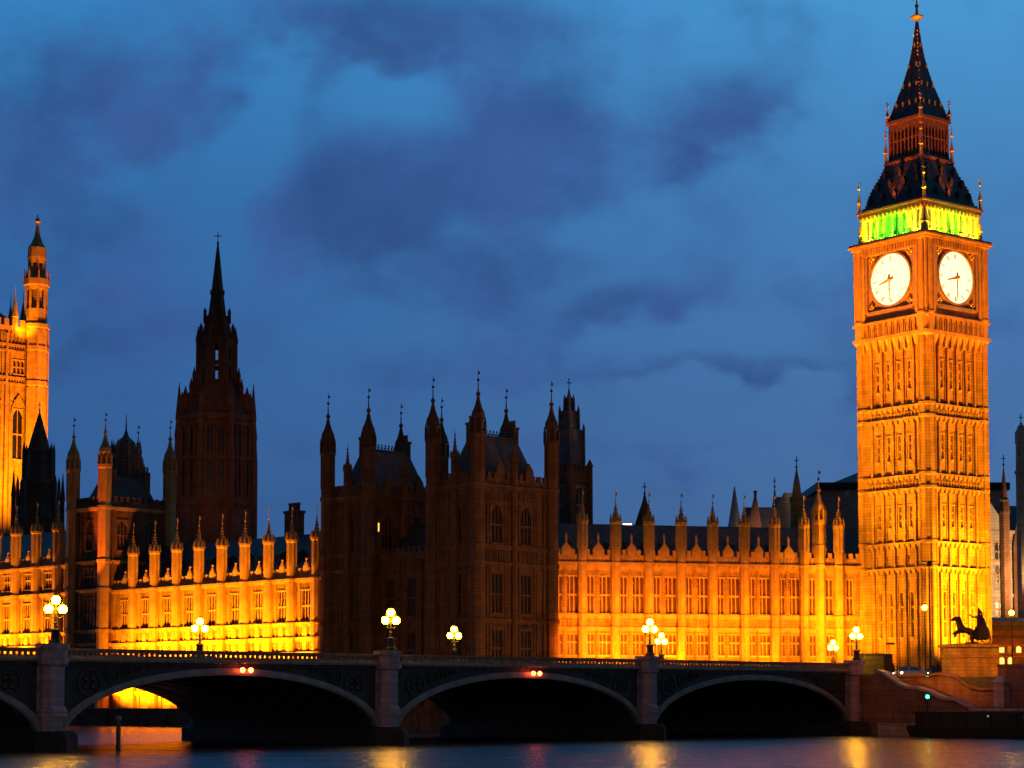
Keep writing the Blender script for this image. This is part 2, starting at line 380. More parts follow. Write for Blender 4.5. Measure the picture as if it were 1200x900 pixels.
def pier_meshes():
    m = MB()
    m.box(-PW / 2, PW / 2, .3, BW - .3, -3, 6.6)
    for y, sg in ((0, -1), (BW, 1)):
        hw = .95
        def ring(z, e): return [(-hw - e, y - sg * .6, z), (-hw - e, y + sg * (.15 + e), z), (-hw * .55, y + sg * (.7 + e), z), (hw * .55, y + sg * (.7 + e), z), (hw + e, y + sg * (.15 + e), z), (hw + e, y - sg * .6, z)]
        lv = [(-3, .0), (2.65, 0), (2.66, .22), (3.2, .22), (3.45, .02), (6.5, .02), (6.7, .2), (7.15, .28)]
        rs = [ring(*q) for q in lv]
        for a, b in zip(rs, rs[1:]):
            for k in range(5): m.poly(*((a[k], a[k + 1], b[k + 1], b[k]) if sg < 0 else (a[k + 1], a[k], b[k], b[k + 1])))
        m.poly(*rs[-1])
    b = MB()
    for y, sg in ((0, -1), (BW, 1)):
        pts = [(-1.9, y - sg), (-1.9, y + sg * .7), (0, y + sg * 2.2), (1.9, y + sg * .7), (1.9, y - sg)]
        pt2 = [(-1.5, y - sg), (-1.5, y + sg * .55), (0, y + sg * 1.6), (1.5, y + sg * .55), (1.5, y - sg)]
        for P0, P1, z0, z1 in ((pts, pts, -3, 1.15), (pts, pt2, 1.15, 1.55)):
            for k in range(4): b.poly((*P0[k], z0), (*P0[k + 1], z0), (*P1[k + 1], z1), (*P1[k], z1))
        b.poly(*[(*q, 1.55) for q in pt2])
    b.box(-1.85, 1.85, 1.0, BW - 1.0, -3, 1.3)
    r = MB()                                # refuge block on top of the pier, at parapet level
    for y, sg in ((0, -1),):
        hw = 1.1
        pts = [(-hw, y - sg * .55), (-hw, y + sg * .3), (-.65, y + sg * .85), (.65, y + sg * .85), (hw, y + sg * .3), (hw, y - sg * .55)]
        for z0, z1, e in ((7.16, 7.95, 1.0), (7.95, 8.3, 1.12)):
            q = [(px * e, y + (py - y) * e) for px, py in pts]
            for k in range(6): r.poly((*q[k], z0), (*q[(k + 1) % 6], z0), (*q[(k + 1) % 6], z1), (*q[k], z1))
            r.poly(*[(*w, z1) for w in q]); r.poly(*[(*w, z0) for w in q[::-1]])
    return m, b, r
ringm, spm, vm = arch_ring(), spandrel(), vault()
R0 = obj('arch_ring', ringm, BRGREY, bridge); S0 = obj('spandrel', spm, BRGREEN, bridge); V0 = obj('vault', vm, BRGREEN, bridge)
for k in range(-2, 3):
    x = SPAN * (k + .5)
    a = R0 if k == -2 else copy_tree(R0, bridge); a.location = (x, .3, 0)
    a = S0 if k == -2 else copy_tree(S0, bridge); a.location = (x, .45, 0)
    a = V0 if k == -2 else copy_tree(V0, bridge); a.location = (x, .1, 0)
    a = copy_tree(R0, bridge, (x, BW - .3, 0), math.pi); a = copy_tree(S0, bridge, (x, BW - .45, 0), math.pi)
pm, pb, pr = pier_meshes()
P0 = obj('pier', pm, GRANITE, bridge); obj('cutwater', pb, WEED, P0); rb_ = obj('refuge_block', pr, GRANITE, P0); copy_tree(rb_, P0, (0, BW, 0), math.pi)
for k in range(-2, 4):
    a = P0 if k == -2 else copy_tree(P0, bridge); a.location = (SPAN * k, 0, 0)
X0, X1 = -SPAN * 2 - 4, SPAN * 3 + 1.5
deck = MB(); deck.box(X0, X1, .9, BW - .9, 6.2, 6.75); obj('deck', deck, BRGREEN, bridge)
rd = MB(); rd.box(X0, X1, 4.6, BW - 4.6, 6.76, 6.80); obj('roadway', rd, ASPHALT, bridge)
for y0, y1 in ((.95, 4.6), (BW - 4.6, BW - .95)):
    q = MB(); q.box(X0, X1, y0, y1, 6.76, 6.92); obj('pavement', q, PAVING, bridge)
for y, sg in ((0, 1), (BW, -1)):
    q = MB()
    q.M = Matrix.Translation((0, y, 0)) @ Matrix.Scale(sg, 4, (0, 1, 0))
    q.box(X0, X1, -.06, .9, 6.96, 7.1); q.box(X0, X1, -.28, .95, 7.1, 7.24)
    n = int((X1 - X0) / .9)
    for k in range(n):
        x = X0 + .9 * (k + .5); q.box(x - .14, x + .14, -.16, .05, 6.95, 7.1)
    obj('cornice', q, BRGREY, bridge)
    p = MB(); p.M = q.M
    p.box(X0, X1, -.06, .42, 7.24, 7.40); p.box(X0, X1, -.02, .38, 7.74, 7.86); p.box(X0, X1, -.12, .48, 7.86, 7.98)
    n = int((X1 - X0) / .50); st = (X1 - X0) / n
    for k in range(n):
        x = X0 + st * k
        p.box(x - .09, x + .09, .06, .30, 7.40, 7.74)                       # pierced trefoil parapet
        p.frust(x - .22, x + .22, .08, .28, 7.66, x - .25, x + .25, .08, .28, 7.745); p.frust(x - .25, x + .25, .08, .28, 7.395, x - .16, x + .16, .08, .28, 7.47)
    obj('parapet', p, PARA, bridge)

# abutment and the embankment beyond it
def bank(px, Y): return at(px, 820, Y)
ab = MB(); ab.M = BANK
ab.box(-166.2, -131.5, 188.9, 193, -3, 6.74)
tag(obj('abutment', ab, REDSTONE), 'reddish stone abutment block carrying the landward end of the road bridge', 'abutment')
# river face of the embankment: plain wall whose coping sweeps down towards the landing stage
ew = MB(); ew.M = BANK
def bank_pt(px, py, b):
    u = (px - 600) / F; a = b * (u - 1) / (1 + u); return a, at(px, py, Q * (b - a)).z
prof = [(-131.4, 7.25), bank_pt(1027, 788, 188.6), bank_pt(1036, 791, 188.6), bank_pt(1053, 804, 188.6), bank_pt(1061, 807, 188.6), bank_pt(1074, 808, 188.6), bank_pt(1086, 812, 188.6), bank_pt(1098, 818, 188.6),
        bank_pt(1106, 820.5, 188.6), bank_pt(1117, 821, 188.6), bank_pt(1127, 826, 188.6), bank_pt(1138, 833, 188.6), (-60, 2.45)]
prof[0] = (min(-131.4, prof[1][0] - .3), prof[1][1])
for (a0, z0), (a1, z1) in zip(prof, prof[1:]):
    b0, b1 = 188.6, 189.5
    ew.poly((a0, b0, -3), (a1, b0, -3), (a1, b0, z1), (a0, b0, z0)); ew.poly((a1, b1, -3), (a0, b1, -3), (a0, b1, z0), (a1, b1, z1))
    ew.poly((a0, b0, z0), (a1, b0, z1), (a1, b1, z1), (a0, b1, z0))
ew.poly((prof[0][0], 188.6, -3), (prof[0][0], 188.6, prof[0][1]), (prof[0][0], 189.5, prof[0][1]), (prof[0][0], 189.5, -3))
ewo = thing('embankment_wall', 'reddish granite embankment wall whose coping sweeps down beside the bridge end', 'wall')
obj('wall', ew, REDSTONE, ewo)
cp = MB(); cp.M = BANK
for (a0, z0), (a1, z1) in zip(prof, prof[1:]):
    for b0, b1, h0, h1 in ((188.35, 189.75, .02, .32),):
        q = [(a0, b0, z0 + h0), (a1, b0, z1 + h0), (a1, b1, z1 + h0), (a0, b1, z0 + h0)]; w = [(x, y, z + h1 - h0) for x, y, z in q]
        for i in range(4): cp.poly(q[i], q[(i + 1) % 4], w[(i + 1) % 4], w[i])
        cp.poly(*w); cp.poly(*q[::-1])
obj('coping', cp, GRANITE, ewo)
pl = MB(); pl.M = BANK
pl.box(-131.3, -60, 188.2, 188.58, -3, 1.1); pl.box(-131.3, -60, 188.1, 188.58, 1.1, 1.35)
obj('plinth_course', pl, GRANITE, ewo)
st = MB(); st.M = BANK
for k in range(30):
    a0 = -129.5 + k * .42; st.box(a0, a0 + .42, 189.55, 192.4, -1, max(2.4, 6.1 - k * .155))
st.box(-116.9, -60, 189.55, 192.4, -1, 2.4)
tag(obj('stone_steps', st, REDSTONE), 'flight of reddish stone steps going down from the bridge end to the landing stage', 'steps')
rw = MB(); rw.M = BANK
pr2 = [(bank_pt(1040, 800, 192.45)[0], 6.45), (bank_pt(1090, 800, 192.45)[0], 6.5), (bank_pt(1103, 800, 192.45)[0], 6.62), (bank_pt(1118, 800, 192.45)[0], 6.3), (bank_pt(1134, 800, 192.45)[0], 5.2), (bank_pt(1146, 800, 192.45)[0], 4.9), (bank_pt(1168, 800, 192.45)[0], 4.9), (bank_pt(1168.3, 800, 192.45)[0], 7.4), (-60, 7.4)]
for (a0, z0), (a1, z1) in zip(pr2, pr2[1:]):
    rw.poly((a0, 192.45, -1), (a1, 192.45, -1), (a1, 192.45, z1), (a0, 192.45, z0)); rw.poly((a0, 192.45, z0), (a1, 192.45, z1), (a1, 193.1, z1), (a0, 193.1, z0))
    if a1 - a0 > .1:
        for q in ((192.3, z0 + .02, z1 + .02),):
            A = [(a0, 192.25, z0 + .02), (a1, 192.25, z1 + .02), (a1, 193.25, z1 + .02), (a0, 193.25, z0 + .02)]; Bq = [(x, y, z + .3) for x, y, z in A]
            for i in range(4): rw.poly(A[i], A[(i + 1) % 4], Bq[(i + 1) % 4], Bq[i])
            rw.poly(*Bq)
tag(obj('retaining_wall', rw, REDSTONE), 'deep red stone retaining wall behind the steps, below the chariot statue', 'wall')
# ================================================================== THE PALACE: shared builders
def line_px(o, d, px):
    """distance along a wall line (origin o, unit direction d) at which it is seen at photo column px"""
    u = (px - 600) / F
    return (u * o[1] - o[0]) / (d[0] - u * d[1])
WIN = {}
def window(parent, M, x0, x1, z0, z1, lights=2, transoms=(.5,), arch=.0, glass=None, depth=.30, stone=None):
    """one window: dark glazing with its own stone tracery, set in the opening x0..x1, z0..z1 of a facade with frame M"""
    w, h = x1 - x0, z1 - z0
    key = (round(w, 2), round(h, 2), lights, transoms, arch, glass, stone)
    rz = M.to_euler().z; loc = M @ Vector(((x0 + x1) / 2, 0, z0))
    if key in WIN:
        return copy_tree(WIN[key], parent, loc, rz)
    g = MB(); g.box(-w / 2, w / 2, depth, depth + .08, 0, h)
    o = obj('window', g, glass or GLASS, parent, loc, rz)
    t = MB(); b = .07
    for k in range(lights + 1):
        x = -w / 2 + w * k / lights; e = b if 0 < k < lights else b * .8
        xa = max(-w / 2 - .01, x - e); xb = min(w / 2 + .01, x + e); t.box(xa, xb, depth - .17, depth - .004, 0, h)
    for q in transoms: t.box(-w / 2, w / 2, depth - .21, depth - .006, h * q - .11, h * q + .11)
    t.box(-w / 2 - .12, w / 2 + .12, -.16, depth - .02, -.22, .02)
    t.box(-w / 2 - .18, w / 2 + .18, -.14, .02, h + .003, h + .16)
    if arch: t.pointed(w, h, arch, .03, depth - .008)
    lw = w / lights
    for k in range(lights):                      # little heads on every light, below each transom and at the top
        xc = -w / 2 + lw * (k + .5)
        for zt in [h * q - .1 for q in transoms] + ([h] if not arch else []):
            for sg in (-1, 1): t.poly((xc + sg * lw / 2, depth - .05, zt - .28), (xc + sg * lw * .1, depth - .05, zt), (xc + sg * lw / 2, depth - .05, zt))
    obj('tracery', t, stone or STONE2, o)
    WIN[key] = o
    return o
def buttress(parent, name, h0, zp, ztop, tip, r, strings=(), m=None, vane=True):
    """octagonal buttress turret rising from h0 past the parapet zp to a panelled shaft and a crocketed spirelet"""
    m = m or STONE2
    strings = sorted(strings)
    b = MB(); pf = [(h0, r * 1.22), (h0 + 1.4, r * 1.2), (h0 + 1.6, r)]
    for s in strings: pf += [(s - .02, r), (s, r * 1.22), (s + .3, r * 1.22), (s + .42, r)]
    pf += [(ztop - .55, r), (ztop - .35, r * 1.22), (ztop, r * 1.25)]
    b.lathe(0, 0, pf, 8)
    for k in range(8):
        a = math.pi / 8 + k * math.pi / 4; x, y = r * math.cos(a), r * math.sin(a)
        b.tube([(x, y, zp + .3), (x, y, ztop - .5)], .11 * r / .65, 4)
    for k in range(8):                           # gablets round the head of the shaft
        a = k * math.pi / 4; x, y = r * 1.08 * math.cos(a), r * 1.08 * math.sin(a)
        b.lathe(x, y, [(ztop - .1, .2 * r / .65), (ztop + .95 * r / .65, .03)], 4)
    o = obj(name, b, m, parent)
    s = MB(); H = tip - ztop
    s.lathe(0, 0, [(ztop - .02, r * .92), (ztop + H * .18, r * .66), (ztop + H * .45, r * .36), (ztop + H * .78, r * .13), (ztop + H * .8, r * .24), (ztop + H * .84, r * .24), (ztop + H * .87, r * .1), (tip, .03)], 8)
    for j in (.25, .4, .55, .68):
        rr = r * .92 * (1 - j) ** 1.1
        for k in range(4): s.ball(rr * math.cos(k * math.pi / 2), rr * math.sin(k * math.pi / 2), ztop + H * j, .1 * r / .65, 5, 4)
    so_ = obj('spirelet', s, m, o)
    if vane:
        v = MB(); v.tube([(0, 0, tip - .3), (0, 0, tip + r * 2.2)], .035 + .01 * r, 5); v.box(-.02, .38 * r, -.015, .015, tip + r * 1.3, tip + r * 1.9)
        v.ball(0, 0, tip + .1, .13 * r + .04, 6, 5); obj('vane', v, GILT, o)
    return o
def big_turret(parent, h0, zp, zl, tip, r, strings=(), m=None):
    """large pavilion turret: plain shaft, open lantern stage, bulbous ogee cap, long finial"""
    m = m or STONE2
    strings = sorted(strings)
    b = MB(); pf = [(h0, r * 1.1), (h0 + 2, r * 1.1), (h0 + 2.3, r)]
    for s in strings: pf += [(s - .02, r), (s, r * 1.16), (s + .45, r * 1.16), (s + .6, r)]
    pf += [(zl - .8, r), (zl - .5, r * 1.18), (zl, r * 1.2)]
    b.lathe(0, 0, pf, 8)
    H = tip - zl
    for k in range(8):
        a = math.pi / 8 + k * math.pi / 4; x, y = r * math.cos(a), r * math.sin(a)
        b.tube([(x, y, zp), (x, y, zl - .7)], .12, 4)
        b.lathe(x * 1.06, y * 1.06, [(zl - .1, .16), (zl + 1.2, .14), (zl + 1.9, .02)], 4)
    o = obj('turret', b, m, parent)
    c = MB(); c.lathe(0, 0, [(zl - .03, r * .72), (zl + H * .24, r * .7), (zl + H * .25, r * .96), (zl + H * .29, r * 1.0), (zl + H * .37, r * .92), (zl + H * .45, r * .64), (zl + H * .55, r * .4),
                      (zl + H * .7, r * .17), (zl + H * .72, r * .32), (zl + H * .76, r * .32), (zl + H * .79, r * .12), (tip, .05)], 8)
    for k in range(8):
        a = math.pi / 8 + k * math.pi / 4; c.tube([(r * .82 * math.cos(a), r * .82 * math.sin(a), zl - .05), (r * .82 * math.cos(a), r * .82 * math.sin(a), zl + H * .25)], .09, 4)
    obj('turret_cap', c, m, o)
    v = MB(); v.tube([(0, 0, tip - .2), (0, 0, tip + 1.5)], .032, 5); v.box(-.02, .32, -.015, .015, tip + .85, tip + 1.2); v.ball(0, 0, tip + .1, .2, 6, 5); obj('vane', v, IRON, o)
    return o
ID = Matrix.Identity(4)
def face_frames(Lx, Ly):
    """frames of the four walls of a rectangular block with corners 0,0 / Lx,Ly: right front, left front, far right, back"""
    return (ID, Matrix.Translation((0, Ly, 0)) @ Matrix.Rotation(R(-90), 4, 'Z'),
            Matrix.Translation((Lx, 0, 0)) @ Matrix.Rotation(R(90), 4, 'Z'), Matrix.Translation((Lx, Ly, 0)) @ Matrix.Rotation(R(180), 4, 'Z'))
def ring_course(mb, Lx, Ly, p, z0, z1):
    mb.box(-p, Lx + p, -p, Ly + p, z0, z1)

# ------------------------------------------------------------------ the floodlit north range, between the dark pavilion and the clock tower
NO = (4.6, 275.5); NA = R(13.2); ND = (math.cos(NA), math.sin(NA))
north = thing('palace_range', 'long orange floodlit gothic range with pinnacles, joining the dark pavilion to the clock tower', 'building', (NO[0], NO[1], 0), NA)
def nx(px): return line_px(NO, ND, px)
zN = lambda py: zat(py, 280)
LN = 47.5
tur = [645.5, 682, 721, 760, 798, 835, 872, 907.5, 942, 983]
bx = [nx(p) for p in tur]
holes = []; cols = []
for a, b in zip(bx[:-1], bx[1:]):
    w = b - a
    cols += [(a + w * .26, .95, 1), (a + w * .68, 1.75, 2)]
cols += [(bx[-1] + 1.7, .95, 1), (bx[-1] + 4.0, 1.75, 3)]
cols = [(x, w, l) for x, w, l in cols if x < LN - 1.2]
Zu0, Zu1, Zl0, Zl1 = zN(719.5), zN(677), zN(768), zN(744)
for x, w, l in cols:
    holes += [(x - w / 2, x + w / 2, Zu0, Zu1, l), (x - w / 2, x + w / 2, Zl0, Zl1, l)]
zc = zN(662)
wm = MB(); wm.facade(LN, 6.3, zc, [h[:4] for h in holes], xa=-4)
wm.box(-4, LN, .5, 13, 6.3, zc); 
rx = []
for a, b in zip(bx[:-1], bx[1:]):                # panelling between the windows and the buttresses
    for f in (.115, .46, .505, .87): wm.box(a + (b - a) * f - .07, a + (b - a) * f + .07, -.13, .05, 6.4, zc - .45)
    for f0, f1 in ((.36, .56), (.84, .95), (.06, .15)):
        for zq in (.16, .3, .44, .58, .72, .86): z_ = 6.4 + (zc - 6.9) * zq; wm.box(a + (b - a) * f0, a + (b - a) * f1, -.09, .04, z_, z_ + .16)
for x, w, l in cols: rx += [x - w / 2 - .28, x + w / 2 + .28]
wm.ribs(rx, Zl1 + .3, zc - .5, .16, .16); wm.ribs(rx, 6.4, Zl1 + .2, .2, .2)
b0, b1 = zN(737), zN(722)
for x, w, l in cols: wm.arcade(x - w / 2 - .1, x + w / 2 + .1, b0 + .2, b1 - .1, .42, .12, .13)
for x, w, l in cols: wm.arcade(x - w / 2, x + w / 2, Zu1 + .3, zc - .3, .42, .1, .1)
obj('wall', wm, STONE, north)
for z0, p in ((zc, .45), (b1, .24), (b0, .24), (Zl0 - .9, .3), (zN(666.5), .2)):
    q = MB(); q.box(-4, LN, -p, .03, z0 - .14, z0 + .2); q.box(-4, LN, -p * .6, .03, z0 - .38, z0 - .142)
    if z0 == zc:
        for k in range(60): x = -3.8 + k * .85; q.box(x, x + .3, -p * .95, .02, z0 - .37, z0 - .145)
    obj('string_course', q, STONE2, north)
pp = MB(); zp = zN(647)
pp.box(-4, LN, -.1, .3, zc + .2, zp - .55)
pp.crenel(-4, LN, zp - .553, .75, 1.02, .58, .36, -.08)
pp.arcade(-4, LN, zc + .35, zp - .75, .5, .16, .2)
obj('parapet', pp, STONE2, north)
B0 = None
for i, x in enumerate(bx):
    tall = tur[i]
    o = buttress(north, 'buttress_turret', 6.3, zp, zN(612.5), zN(590), .66, (b0 - .1, b1 - .1, zc - .1)) if B0 is None else copy_tree(B0, north)
    if B0 is None: B0 = o
    o.location = (x, -.35, 0)
o = big_turret(north, 6.3, zp, zN(606), zN(558), .86, (zc - .1, zN(640))); o.location = (nx(961.5), .2, 0)
gb = None
for a, b in zip(bx[:-1], bx[1:]):
    x = (a + b) / 2
    if gb is None:
        q = MB(); q.box(-.62, .62, -.12, .26, zp - .6, zp + .35); q.poly((-.7, -.14, zp + .3), (.7, -.14, zp + .3), (0, -.14, zp + 1.2)); q.poly((.7, .28, zp + .3), (-.7, .28, zp + .3), (0, .28, zp + 1.2))
        q.poly((-.7, -.14, zp + .3), (0, -.14, zp + 1.2), (0, .28, zp + 1.2), (-.7, .28, zp + .3)); q.poly((0, -.14, zp + 1.2), (.7, -.14, zp + .3), (.7, .28, zp + .3), (0, .28, zp + 1.2))
        q.lathe(0, .07, [(zp + .9, .16), (zp + 1.7, .14), (zp + 1.9, .2), (zp + 2.5, .03)], 6)
        gb = obj('parapet_gablet', q, STONE2, north)
        gb.location = (x, 0, 0)
    else: copy_tree(gb, north, (x, 0, 0))
for h in holes:
    tr = (.5,) if h[2] == Zu0 else (.62,)
    window(north, ID, h[0], h[1], h[2], h[3], h[4] + 1, tr, 0, GLASSW)
rf = MB(); rf.gable(-4, LN, 1.0, 14, zc + .4, zN(614) + .4)
obj('roof', rf, SLATE, north)
for k in range(26):
    pass
dm = None
for k in range(18):                               # small roof lights on the slates
    x = -1 + k * 2.6; zr = zc + 2.4
    if dm is None:
        q = MB(); q.box(-.22, .22, -.3, .5, -.05, .5); q.gable(-.3, .3, -.36, .5, .5, .8); dm = obj('roof_vent', q, SLATE, north, (x, 3.2, zr + .2))
    else: copy_tree(dm, north, (x, 3.2, zr + .2))

# ------------------------------------------------------------------ the unlit north pavilion: two towers of the same pattern and a low link
PA = R(45)
pav_windows = []
def pavilion_tower(label, ox, oy, lit_window=False, group=None):
    Lx, Ly = 13.2, 8.2
    t = thing('pavilion_tower', label, 'building', (ox, oy, 0), PA, group)
    z31, z33, z23, z21 = 31.2, 32.8, 23.4, 21.2
    FR = face_frames(Lx, Ly); wl_ = MB(); W_ = []
    for i, Mx in enumerate(FR):
        Ln = Lx if i in (0, 3) else Ly
        xs = (Ln * .26, Ln * .66) if i in (0, 3) else (Ln * .5,)
        hs = []
        for x in xs:
            w = 1.95
            hs += [(x - w / 2, x + w / 2, 24.0, 28.9), (x - w / 2, x + w / 2, 15.0, 20.0), (x - w / 2, x + w / 2, 8.4, 12.8)]
        wl_.M = Mx
        wl_.facade(Ln, 2.3, z31, hs)
        for x in xs:
            wl_.ribs((x - 1.4, x + 1.4, x - 1.9, x + 1.9), 7, z31 - .6, .16, .16)
            wl_.arcade(x - 1.2, x + 1.2, z21 + .35, z23 - .1, .45, .12, .14); wl_.arcade(x - 1.2, x + 1.2, 29.3, z31 - .3, .45, .1, .1)
            wl_.arcade(x - 1.2, x + 1.2, 13.2, 14.5, .45, .12, .14)
        wl_.ribs((Ln * .46 if i in (0, 3) else Ln * .12, Ln * .9), 7, z31 - .6, .3, .25)
        W_ += [(Mx, h) for h in hs] if i < 2 else []
        wl_.M = ID
    wl_.box(.5, Lx - .5, .5, Ly - .5, 2.3, z31 - .1)
    obj('wall', wl_, SHADESTONE, t)
    for k, (Mx, h) in enumerate(W_):
        top = h[3] > 28
        lit = lit_window and k == 3
        window(t, Mx, *h, 3, (.48,), 1.2 if top else 0, None, .3, SHADESTONE)
    for z, p in ((z31, .5), (z23, .35), (z21, .35), (13.9, .3), (29.15, .16)):
        q = MB(); ring_course(q, Lx, Ly, p, z, z + .3); ring_course(q, Lx, Ly, p * .55, z - .25, z - .002); obj('string_course', q, SHADESTONE, t)
    pp_ = MB()
    for i, Mx in enumerate(FR):
        Ln = Lx if i in (0, 3) else Ly
        pp_.M = Mx; e = .003 * i
        pp_.box(.3, Ln - .3, -.12 - e, .3, z31 + .3 + e, z33 - .5 + e); pp_.crenel(.3, Ln - .3, z33 - .503 + e, .8, 1.1, .62, .4, -.11 - e); pp_.arcade(.3, Ln - .3, z31 + .45, z33 - .7, .55, .16, .2)
        for fx in ((.3, .7) if i in (0, 3) else (.5,)):
            x = Ln * fx; pp_.box(x - .7, x + .7, -.16 - e, .3, z33 - .6, z33 + .9); pp_.frust(x - .7, x + .7, -.16 - e, .3, z33 + .9, x - .1, x + .1, 0, .15, z33 + 1.9)
    obj('parapet', pp_, SHADESTONE, t)
    T0 = big_turret(t, 2.3, z33, 38.0, 44.6, .95, (z31 - .1, z23 - .1, z21 - .1, 13.8), SHADESTONE); T0.location = (-.15, -.15, 0)
    for x, y in ((Lx + .15, -.15), (-.15, Ly + .15), (Lx + .15, Ly + .15)): copy_tree(T0, t, (x, y, 0))
    c0 = None
    for x, y in ((Lx * .48, -.2), (-.2, Ly * .5), (Lx * .48, Ly + .2)):
        if c0 is None: c0 = buttress(t, 'pinnacle', 7, z33, 35.2, 38.6, .5, (z31 - .1, z23 - .1), SHADESTONE, False); c0.location = (x, y, 0)
        else: copy_tree(c0, t, (x, y, 0))
    r = MB(); r.frust(.9, Lx - .9, .9, Ly - .9, z31 + .3, 3.2, Lx - 3.2, 3.0, Ly - 3.0, 38.0)
    r.box(3.1, Lx - 3.1, 2.9, Ly - 2.9, 38.002, 38.25)
    ro = obj('roof', r, SLATE, t)
    cr = MB()
    for k in range(12):
        x = 3.2 + (Lx - 6.4) * k / 11
        for y in (3.0, Ly - 3.0): cr.lathe(x, y, [(38.2, .06), (38.7, .05), (38.72, .13), (38.85, .13), (39.05, .02)], 5)
    cr.box(3.1, Lx - 3.1, 2.97, 3.03, 38.45, 38.52); cr.box(3.1, Lx - 3.1, Ly - 3.03, Ly - 2.97, 38.45, 38.52)
    obj('roof_cresting', cr, IRON, ro)
    for x, y in ((2.9, Ly * .5), (Lx - 2.9, Ly * .5)):
        q = MB(); q.box(x - .45, x + .45, y - .7, y + .7, 34, 39.6); q.box(x - .55, x + .55, y - .8, y + .8, 39.602, 39.9)
        for yy in (-.4, 0, .4): q.lathe(x, y + yy, [(39.9, .17), (40.6, .14), (40.62, .2), (40.8, .2)], 8)
        obj('chimney', q, SHADESTONE, t)
    return t
NTX, NTY = at(560, 818, 260).x, 260
pt1 = pavilion_tower('dark unlit pavilion tower with four turrets, standing forward beside the orange range', NTX, NTY)
s_ = 21.3
pt2 = pavilion_tower('dark unlit pavilion tower with four turrets, beside the yellow riverside range', NTX - Q * s_, NTY + Q * s_, True)
lw = MB(); lw.box(-.25, .25, -.02, .06, 0, 1.15); lw.pointed(.5, 1.15, .4, -.05, .0)
lwo = obj('lit_window', lw, WARMW, pt2, (1.8, -.03, 26.6)); lwo['label'] = 'small lit yellow window'
lk = thing('link_block', 'low dark link block set back between the two pavilion towers', 'building', (NTX, NTY, 0), PA)
q = MB(); q.M = Matrix.Translation((2.0, 21.4, 0)) @ Matrix.Rotation(R(-90), 4, 'Z')
hs = [(x - .9, x + .9, za, zb) for x in (2.2, 6.5, 10.8) for za, zb in ((8.4, 12.8), (15, 20))]
q.facade(13.3, 2.3, 22.4, hs); q.box(0, 13.3, .5, 9, 2.3, 22.3); q.ribs((.3, 4.3, 8.7, 12.9), 3, 22.4, .5, .4); q.arcade(.4, 12.9, 20.6, 22.0, .5, .12, .12)
obj('wall', q, SHADESTONE, lk)
for h in hs: window(lk, q.M, *h, 3, (.48,), 0, None, .3, SHADESTONE)
p_ = MB(); p_.M = q.M; p_.box(0, 13.3, -.5, .2, 22.4, 22.8); p_.box(0, 13.3, -.1, .3, 22.8, 23.5); p_.crenel(0, 13.3, 23.497, .7, 1.1, .6, .4, -.1); obj('parapet', p_, SHADESTONE, lk)
r_ = MB(); r_.M = q.M; r_.gable(0, 13.3, .8, 10, 22.6, 27.5); obj('roof', r_, SLATE, lk)

# ------------------------------------------------------------------ the river front: floodlit riverside range, taller middle, tower at its corner
RO = (-26.2, 286.0)
RA = R(-45); RD = (Q, -Q)
RM = (-Q, -Q)                                   # outward
def rs(px, off=0.0):
    """distance along the river front, to the left of its right-hand end, at photo column px; off = metres in front of the wall"""
    o = (RO[0] + RM[0] * off, RO[1] + RM[1] * off); return line_px(o, (-Q, Q), px)
riv = thing('palace_range', 'bright yellow floodlit riverside range with a row of pinnacles, left of the dark pavilion', 'building', (RO[0], RO[1], 0), RA)
PXR = [373, 344, 316.7, 289, 262, 235, 209, 183, 157.7]
sx_ = [-rs(p) for p in PXR]                       # local x is negative to the left
xl = -rs(132); xr = 3.0
zR = 20.8
hol = []; cw = []
for a, b in zip(sx_[:-1], sx_[1:]):
    x = (a + b) / 2; cw.append(x)
cw.append(sx_[-1] - 2.7)
for x in cw: hol += [(x - .95, x + .95, 14.9, 19.3), (x - .95, x + .95, 5.6, 9.2)]
w_ = MB(); w_.facade(xr, 2.3, zR, hol, xa=xl); w_.box(xl, xr, .5, 14, 2.3, zR - .05)
for x in cw:
    w_.ribs((x - 1.25, x + 1.25), 2.4, zR - .4, .2, .2); w_.arcade(x - .95, x + .95, 11.0, 12.0, .42, .13, .15); w_.arcade(x - .95, x + .95, 13.1, 14.2, .42, .13, .15)
    w_.arcade(x - .95, x + .95, 19.6, zR - .3, .42, .1, .1)
    w_.box(x - .5, x + .5, -.3, .02, 12.9, 14.5); w_.box(x - .45, x + .45, -.28, .02, 10.9, 12.1)
obj('wall', w_, STONE, riv)
for z, p in ((zR, .5), (14.55, .3), (12.45, .35), (10.4, .4), (4.9, .35)):
    q = MB(); q.box(xl, xr, -p, .03, z - .15, z + .22); q.box(xl, xr, -p * .55, .03, z - .4, z - .152); obj('string_course', q, STONE2, riv)
pp = MB(); pp.box(xl, xr, -.1, .3, zR + .22, zR + 1.0); pp.crenel(xl, xr, zR + .997, .7, 1.0, .58, .36, -.08); pp.arcade(xl, xr, zR + .3, zR + .9, .5, .15, .18); obj('parapet', pp, STONE2, riv)
B1 = None
for x in sx_ :
    if B1 is None: B1 = buttress(riv, 'buttress_turret', 2.3, zR + 1.6, 26.6, 29.8, .72, (zR - .1, 14.45, 12.35, 10.3)); B1.location = (x, -.4, 0)
    else: copy_tree(B1, riv, (x, -.4, 0))
g1 = None
for x in cw:
    if g1 is None:
        q = MB(); q.box(-.55, .55, -.12, .26, zR + .9, zR + 2.0); q.frust(-.55, .55, -.12, .26, zR + 2.0, -.08, .08, 0, .14, zR + 2.8); q.ball(0, .07, zR + 3.0, .22, 6, 5)
        g1 = obj('parapet_gablet', q, STONE2, riv, (x, 0, 0))
    else: copy_tree(g1, riv, (x, 0, 0))
